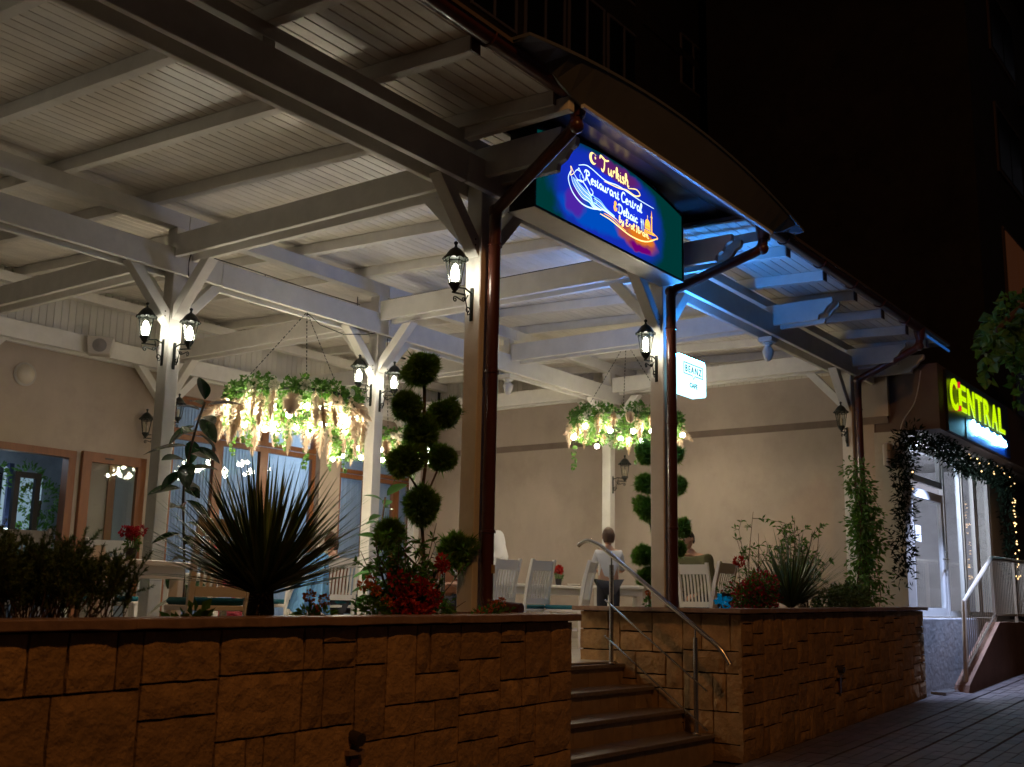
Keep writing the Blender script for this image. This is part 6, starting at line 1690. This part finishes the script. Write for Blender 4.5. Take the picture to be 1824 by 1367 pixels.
# climbing plant over the third post
random.seed(57)
clm = E('climbing_plant', 'loose climbing plant growing over the far right post and its downpipe', 'climber', (13.9, 4.75, 1.2)); br = MB(); cs = []
for k in range(10):
    x0 = 13.7 + rnd(-.25, .45); pts = [Vector((x0, 4.70, 1.18))]
    z = 1.2; x = x0
    while z < 2.2 + rnd(0, 1.0):
        z += 0.22; x += rnd(-.09, .09) + (13.85 - x) * 0.12; pts.append(Vector((x, 4.70 + rnd(-.06, .08), z))); cs.append((tuple(pts[-1]), rnd(0.10, 0.17)))
    br.tube(pts, 0.006, 5)
br.part('stems', M['bark'], clm)
cs += [((13.9 + rnd(-.3, .3), 4.7, rnd(1.9, 3.15)), 0.15) for _ in range(12)]
leafcloud('foliage', M['leafl'], clm, cs, 1500, 0.075, asp=2.4, shell=0.1, droop=0.5)
leafcloud('dark_foliage', M['leafm'], clm, cs, 1300, 0.070, asp=2.4, shell=0.1, droop=0.5)
# watering can and blue ornament on the right coping
wc = E('watering_can', 'small black watering can with a sprig on the right coping', 'watering can', (9.40, 4.5, 1.245))
x, y, z = 9.40, 4.50, 1.255
MB().lathe([(0.055, 0), (0.058, 0.07), (0.062, 0.13), (0.058, 0.13), (0.054, 0.02)], (x, y, z), 16).part('body', M['pot'], wc, smooth=True)
MB().tube([(x - 0.05, y - 0.02, z + 0.03), (x - 0.10, y - 0.05, z + 0.08), (x - 0.14, y - 0.07, z + 0.135)], [0.014, 0.010, 0.008], 8).part('spout', M['pot'], wc)
MB().tube(catmull([(x + 0.058, y, z + 0.12), (x + 0.14, y, z + 0.125), (x + 0.13, y, z + 0.06), (x + 0.06, y, z + 0.02)], 6), 0.006, 6).part('handle', M['pot'], wc)
leafcloud('sprig', M['leafl'], wc, [((x - 0.03, y, z + 0.17), 0.035)], 26, 0.03, asp=1.6)
bl = E('blue_ornament', 'shiny turquoise flower ornament on the right coping beside the downpipe', 'ornament', (9.05, 4.36, 1.26))
random.seed(58)
leafcloud('petals', mat('self_lit_turquoise_foil', (0.0, 0.28, 0.48), 0.15, metal=0.4, emit=(0.0, 0.35, 0.75), estr=0.10), bl, [((9.23, 4.42, 1.335), 0.035), ((9.19, 4.42, 1.295), 0.04), ((9.27, 4.42, 1.29), 0.035)], 55, 0.05, asp=1.5, shell=0.2)  # petals carry a faint glow of their own in the colour
MB().ball((9.235, 4.40, 1.285), 0.028, 12, 8).part('glass_ball', mat('mirror_ball', (0.3, 0.3, 0.3), 0.05, metal=1.0), bl)

# rubber plants: every large leaf is its own part
def bigleaf(L, W):
    mb = MB(); n = 8
    for i in range(n + 1):
        t = i / n; w_ = W * math.sin(math.pi * min(1, t * 0.98 + 0.01)) ** 0.75 * (1 - 0.15 * t); y = -0.22 * L * t * t
        mb.v += [(-w_ / 2, y + 0.16 * w_, L * t), (0, y, L * t), (w_ / 2, y + 0.16 * w_, L * t)]
    for i in range(n):
        a = 3 * i; mb.f += [(a, a + 1, a + 4, a + 3), (a + 1, a + 2, a + 5, a + 4)]
    mb.sm = True; return mb
LFD = [bigleaf(0.29, 0.135).mesh('leaf', M['ficus'], smooth=True), bigleaf(0.25, 0.125).mesh('leaf', M['ficus'], smooth=True)]
LFL = [bigleaf(0.25, 0.14).mesh('leaf', M['ficusl'], smooth=True), bigleaf(0.21, 0.12).mesh('leaf', M['ficusl'], smooth=True)]
def aim(d, roll=0.0):
    d = Vector(d).normalized(); x_ = d.cross(Vector((0, 0, 1)))
    if x_.length < 1e-3: x_ = Vector((1, 0, 0))
    x_.normalize(); y_ = d.cross(x_)
    if y_.z < 0: x_ = -x_; y_ = -y_
    return Matrix((x_, y_, d)).transposed().to_quaternion() @ Quaternion((0, 0, 1), roll)
def rubber(base, stemz, n, label, protos, seed, top_h, rad=0.12, sc_=1.0):
    random.seed(seed); t = E('rubber_plant', label, 'potted plant', base); bx_, by_, bz_ = base
    MB().lathe([(0.13, 0), (0.17, 0.28), (0.185, 0.30), (0.16, 0.30), (0.15, 0.26)], base, 18).part('pot', M['terra'], t, smooth=True)
    pts = catmull([(bx_, by_, bz_ + 0.25)] + stemz, 6); MB().tube(pts, 0.011, 6).part('stem', M['bark'], t)
    for k in range(n):
        i = int(len(pts) * (0.12 + 0.88 * k / n)); i = min(i, len(pts) - 1); p = pts[i]; a = k * 2.4 + rnd(-.3, .3)
        el = rnd(-0.7, 0.35) + (0.9 if k > n - 4 else 0)
        d = Vector((math.cos(a), math.sin(a), el))
        inst('leaf', random.choice(protos), t, Vector(p) + d.normalized() * 0.03 - Vector(base), aim(d, rnd(-.5, .5)), (sc_ * rnd(.8, 1.15),) * 3)
    return t
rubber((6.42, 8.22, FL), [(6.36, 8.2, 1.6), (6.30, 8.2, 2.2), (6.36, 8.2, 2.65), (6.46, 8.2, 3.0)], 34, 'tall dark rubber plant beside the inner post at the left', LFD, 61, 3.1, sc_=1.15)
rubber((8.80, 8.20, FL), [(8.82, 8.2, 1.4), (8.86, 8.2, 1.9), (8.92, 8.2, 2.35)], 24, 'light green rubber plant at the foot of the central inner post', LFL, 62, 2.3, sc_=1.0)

# street tree: trunk outside the frame, a few sprays of leaves hang into the picture
random.seed(71)
tr = E('street_tree', 'leafy street tree whose dangling sprays reach in at the right edge', 'tree', (13.6, 0.6, gz(13.6)))
MB().tube(catmull([(13.6, 0.6, gz(13.6) - 0.1), (13.62, 0.7, 2.0), (13.5, 0.9, 4.0), (13.7, 1.4, 6.0), (13.8, 1.8, 8.2)], 5), [0.17 * (1 - 0.6 * i / 20) for i in range(21)], 12).part('trunk', M['bark'], tr)
for a in ([(13.5, 0.9, 4.0), (13.0, 1.6, 4.6), (12.3, 2.3, 4.45), (11.5, 2.5, 4.0)], [(13.6, 1.2, 5.2), (13.9, 1.8, 6.6), (14.2, 2.2, 7.6)], [(13.6, 1.2, 5.2), (14.4, 1.0, 6.4), (15.4, 0.6, 7.2)]):
    MB().tube(catmull(a, 5), 0.035, 7).part('limb', M['bark'], tr)
cs = [((13.9 + rnd(-1.2, 1.6), 1.2 + rnd(-1.4, 1.0), 6.6 + rnd(-1.0, 1.8)), rnd(0.4, 0.6)) for _ in range(14)]
cs = [c for c in cs if not (c[0][0] < 13.2)]
leafcloud('crown', M['leafl'], tr, cs, 2600, 0.12, asp=1.3, shell=0.3, droop=0.4)
cs = []
for (x, y, z, r) in ((12.55, 2.5, 4.45, .22), (12.2, 2.5, 4.25, .22), (11.85, 2.5, 4.12, .20), (11.55, 2.5, 3.98, .17), (11.30, 2.5, 3.86, .13), (11.05, 2.5, 3.70, .11), (10.95, 2.5, 3.58, .08), (10.92, 2.5, 3.45, .06), (12.35, 2.5, 3.9, .14), (12.4, 2.5, 3.65, .12), (12.42, 2.5, 3.45, .08), (12.0, 2.45, 3.9, .10), (12.6, 2.4, 4.1, .2)):
    cs.append(((x, y, z), r))
leafcloud('low_sprays', M['leafl'], tr, cs, 520, 0.115, asp=1.25, shell=0.1, droop=0.7)
sl = E('street_lamp', 'tall street lamp over the pavement shining warm sodium light on the stone walls', 'street lamp', (-1.0, -3.8, gz(-1.0)))
MB().tube([(-1.0, -3.8, gz(-1.0)), (-1.0, -3.8, 10.2), (-0.6, -3.5, 10.9), (0.4, -2.75, 11.0)], [0.09, 0.06, 0.045, 0.04], 10).part('pole', M['iron'], sl)
MB().box((0.3, -2.75, 10.93), (0.9, -2.45, 11.07)).part('lamp_head', M['spkgrey'], sl)
MB().box((0.4, -2.72, 10.915), (0.8, -2.48, 10.929)).part('lens', emat('sodium_lens', (1.0, 0.5, 0.13), 3.0), sl)
STREET.parent = sl; STREET.location = Vector((0.6, -2.6, 10.80)) - Vector((-1.0, -3.8, gz(-1.0)))

# ================================================================ STEEL HANDRAIL
random.seed(81)
hr_ = E('handrail', 'polished stainless steel handrail descending beside the right stone wall', 'handrail', (8.92, 4.9, 0.2)); X = 8.92
sm = M['steel']
MB().tube(bend([(X - 0.005, 5.74, 1.800), (X, 5.66, 1.86), (X, 5.50, 1.80), (X, 4.30, 0.915), (X, 4.22, 0.79)]), 0.021, 12).part('top_rail', sm, hr_)
def railz(y): return 1.80 - (5.50 - y) * (1.80 - 0.915) / 1.20
for (y, zb) in ((5.38, 0.744), (4.54, 0.197)):
    zt = railz(y) - 0.09
    MB().tube([(X, y, zb), (X, y, zt)], 0.021, 12).part('rail_post', sm, hr_)
    MB().tube([(X, y, zt), (X, y, railz(y))], 0.007, 8).part('rail_pin', sm, hr_)
    MB().lathe([(0.045, 0), (0.045, 0.006), (0.03, 0.014), (0.024, 0.018)], (X, y, zb), 14).part('base_flange', sm, hr_, smooth=True)
for off in (0.44, 0.76):
    a = railz(5.50) - off; b = railz(4.42) - off
    MB().tube([(X - 0.03, 5.43, railz(5.43) - off), (X - 0.03, 4.42, b)], 0.0075, 8).part('infill_rod', sm, hr_)
    for y in (5.38, 4.54): MB().tube([(X - 0.03, y, railz(y) - off), (X, y, railz(y) - off)], 0.009, 6).part('rod_holder', sm, hr_)
sr = E('short_rail', 'short steel rail end beside the brown downpipe spout', 'handrail', (6.6, 5.3, FL))
MB().tube([(6.60, 5.55, 1.62), (6.60, 5.0, 1.22)], 0.017, 10).part('rail', sm, sr)
MB().tube([(6.60, 5.45, 0.744), (6.60, 5.45, 1.54)], 0.017, 10).part('post', sm, sr)
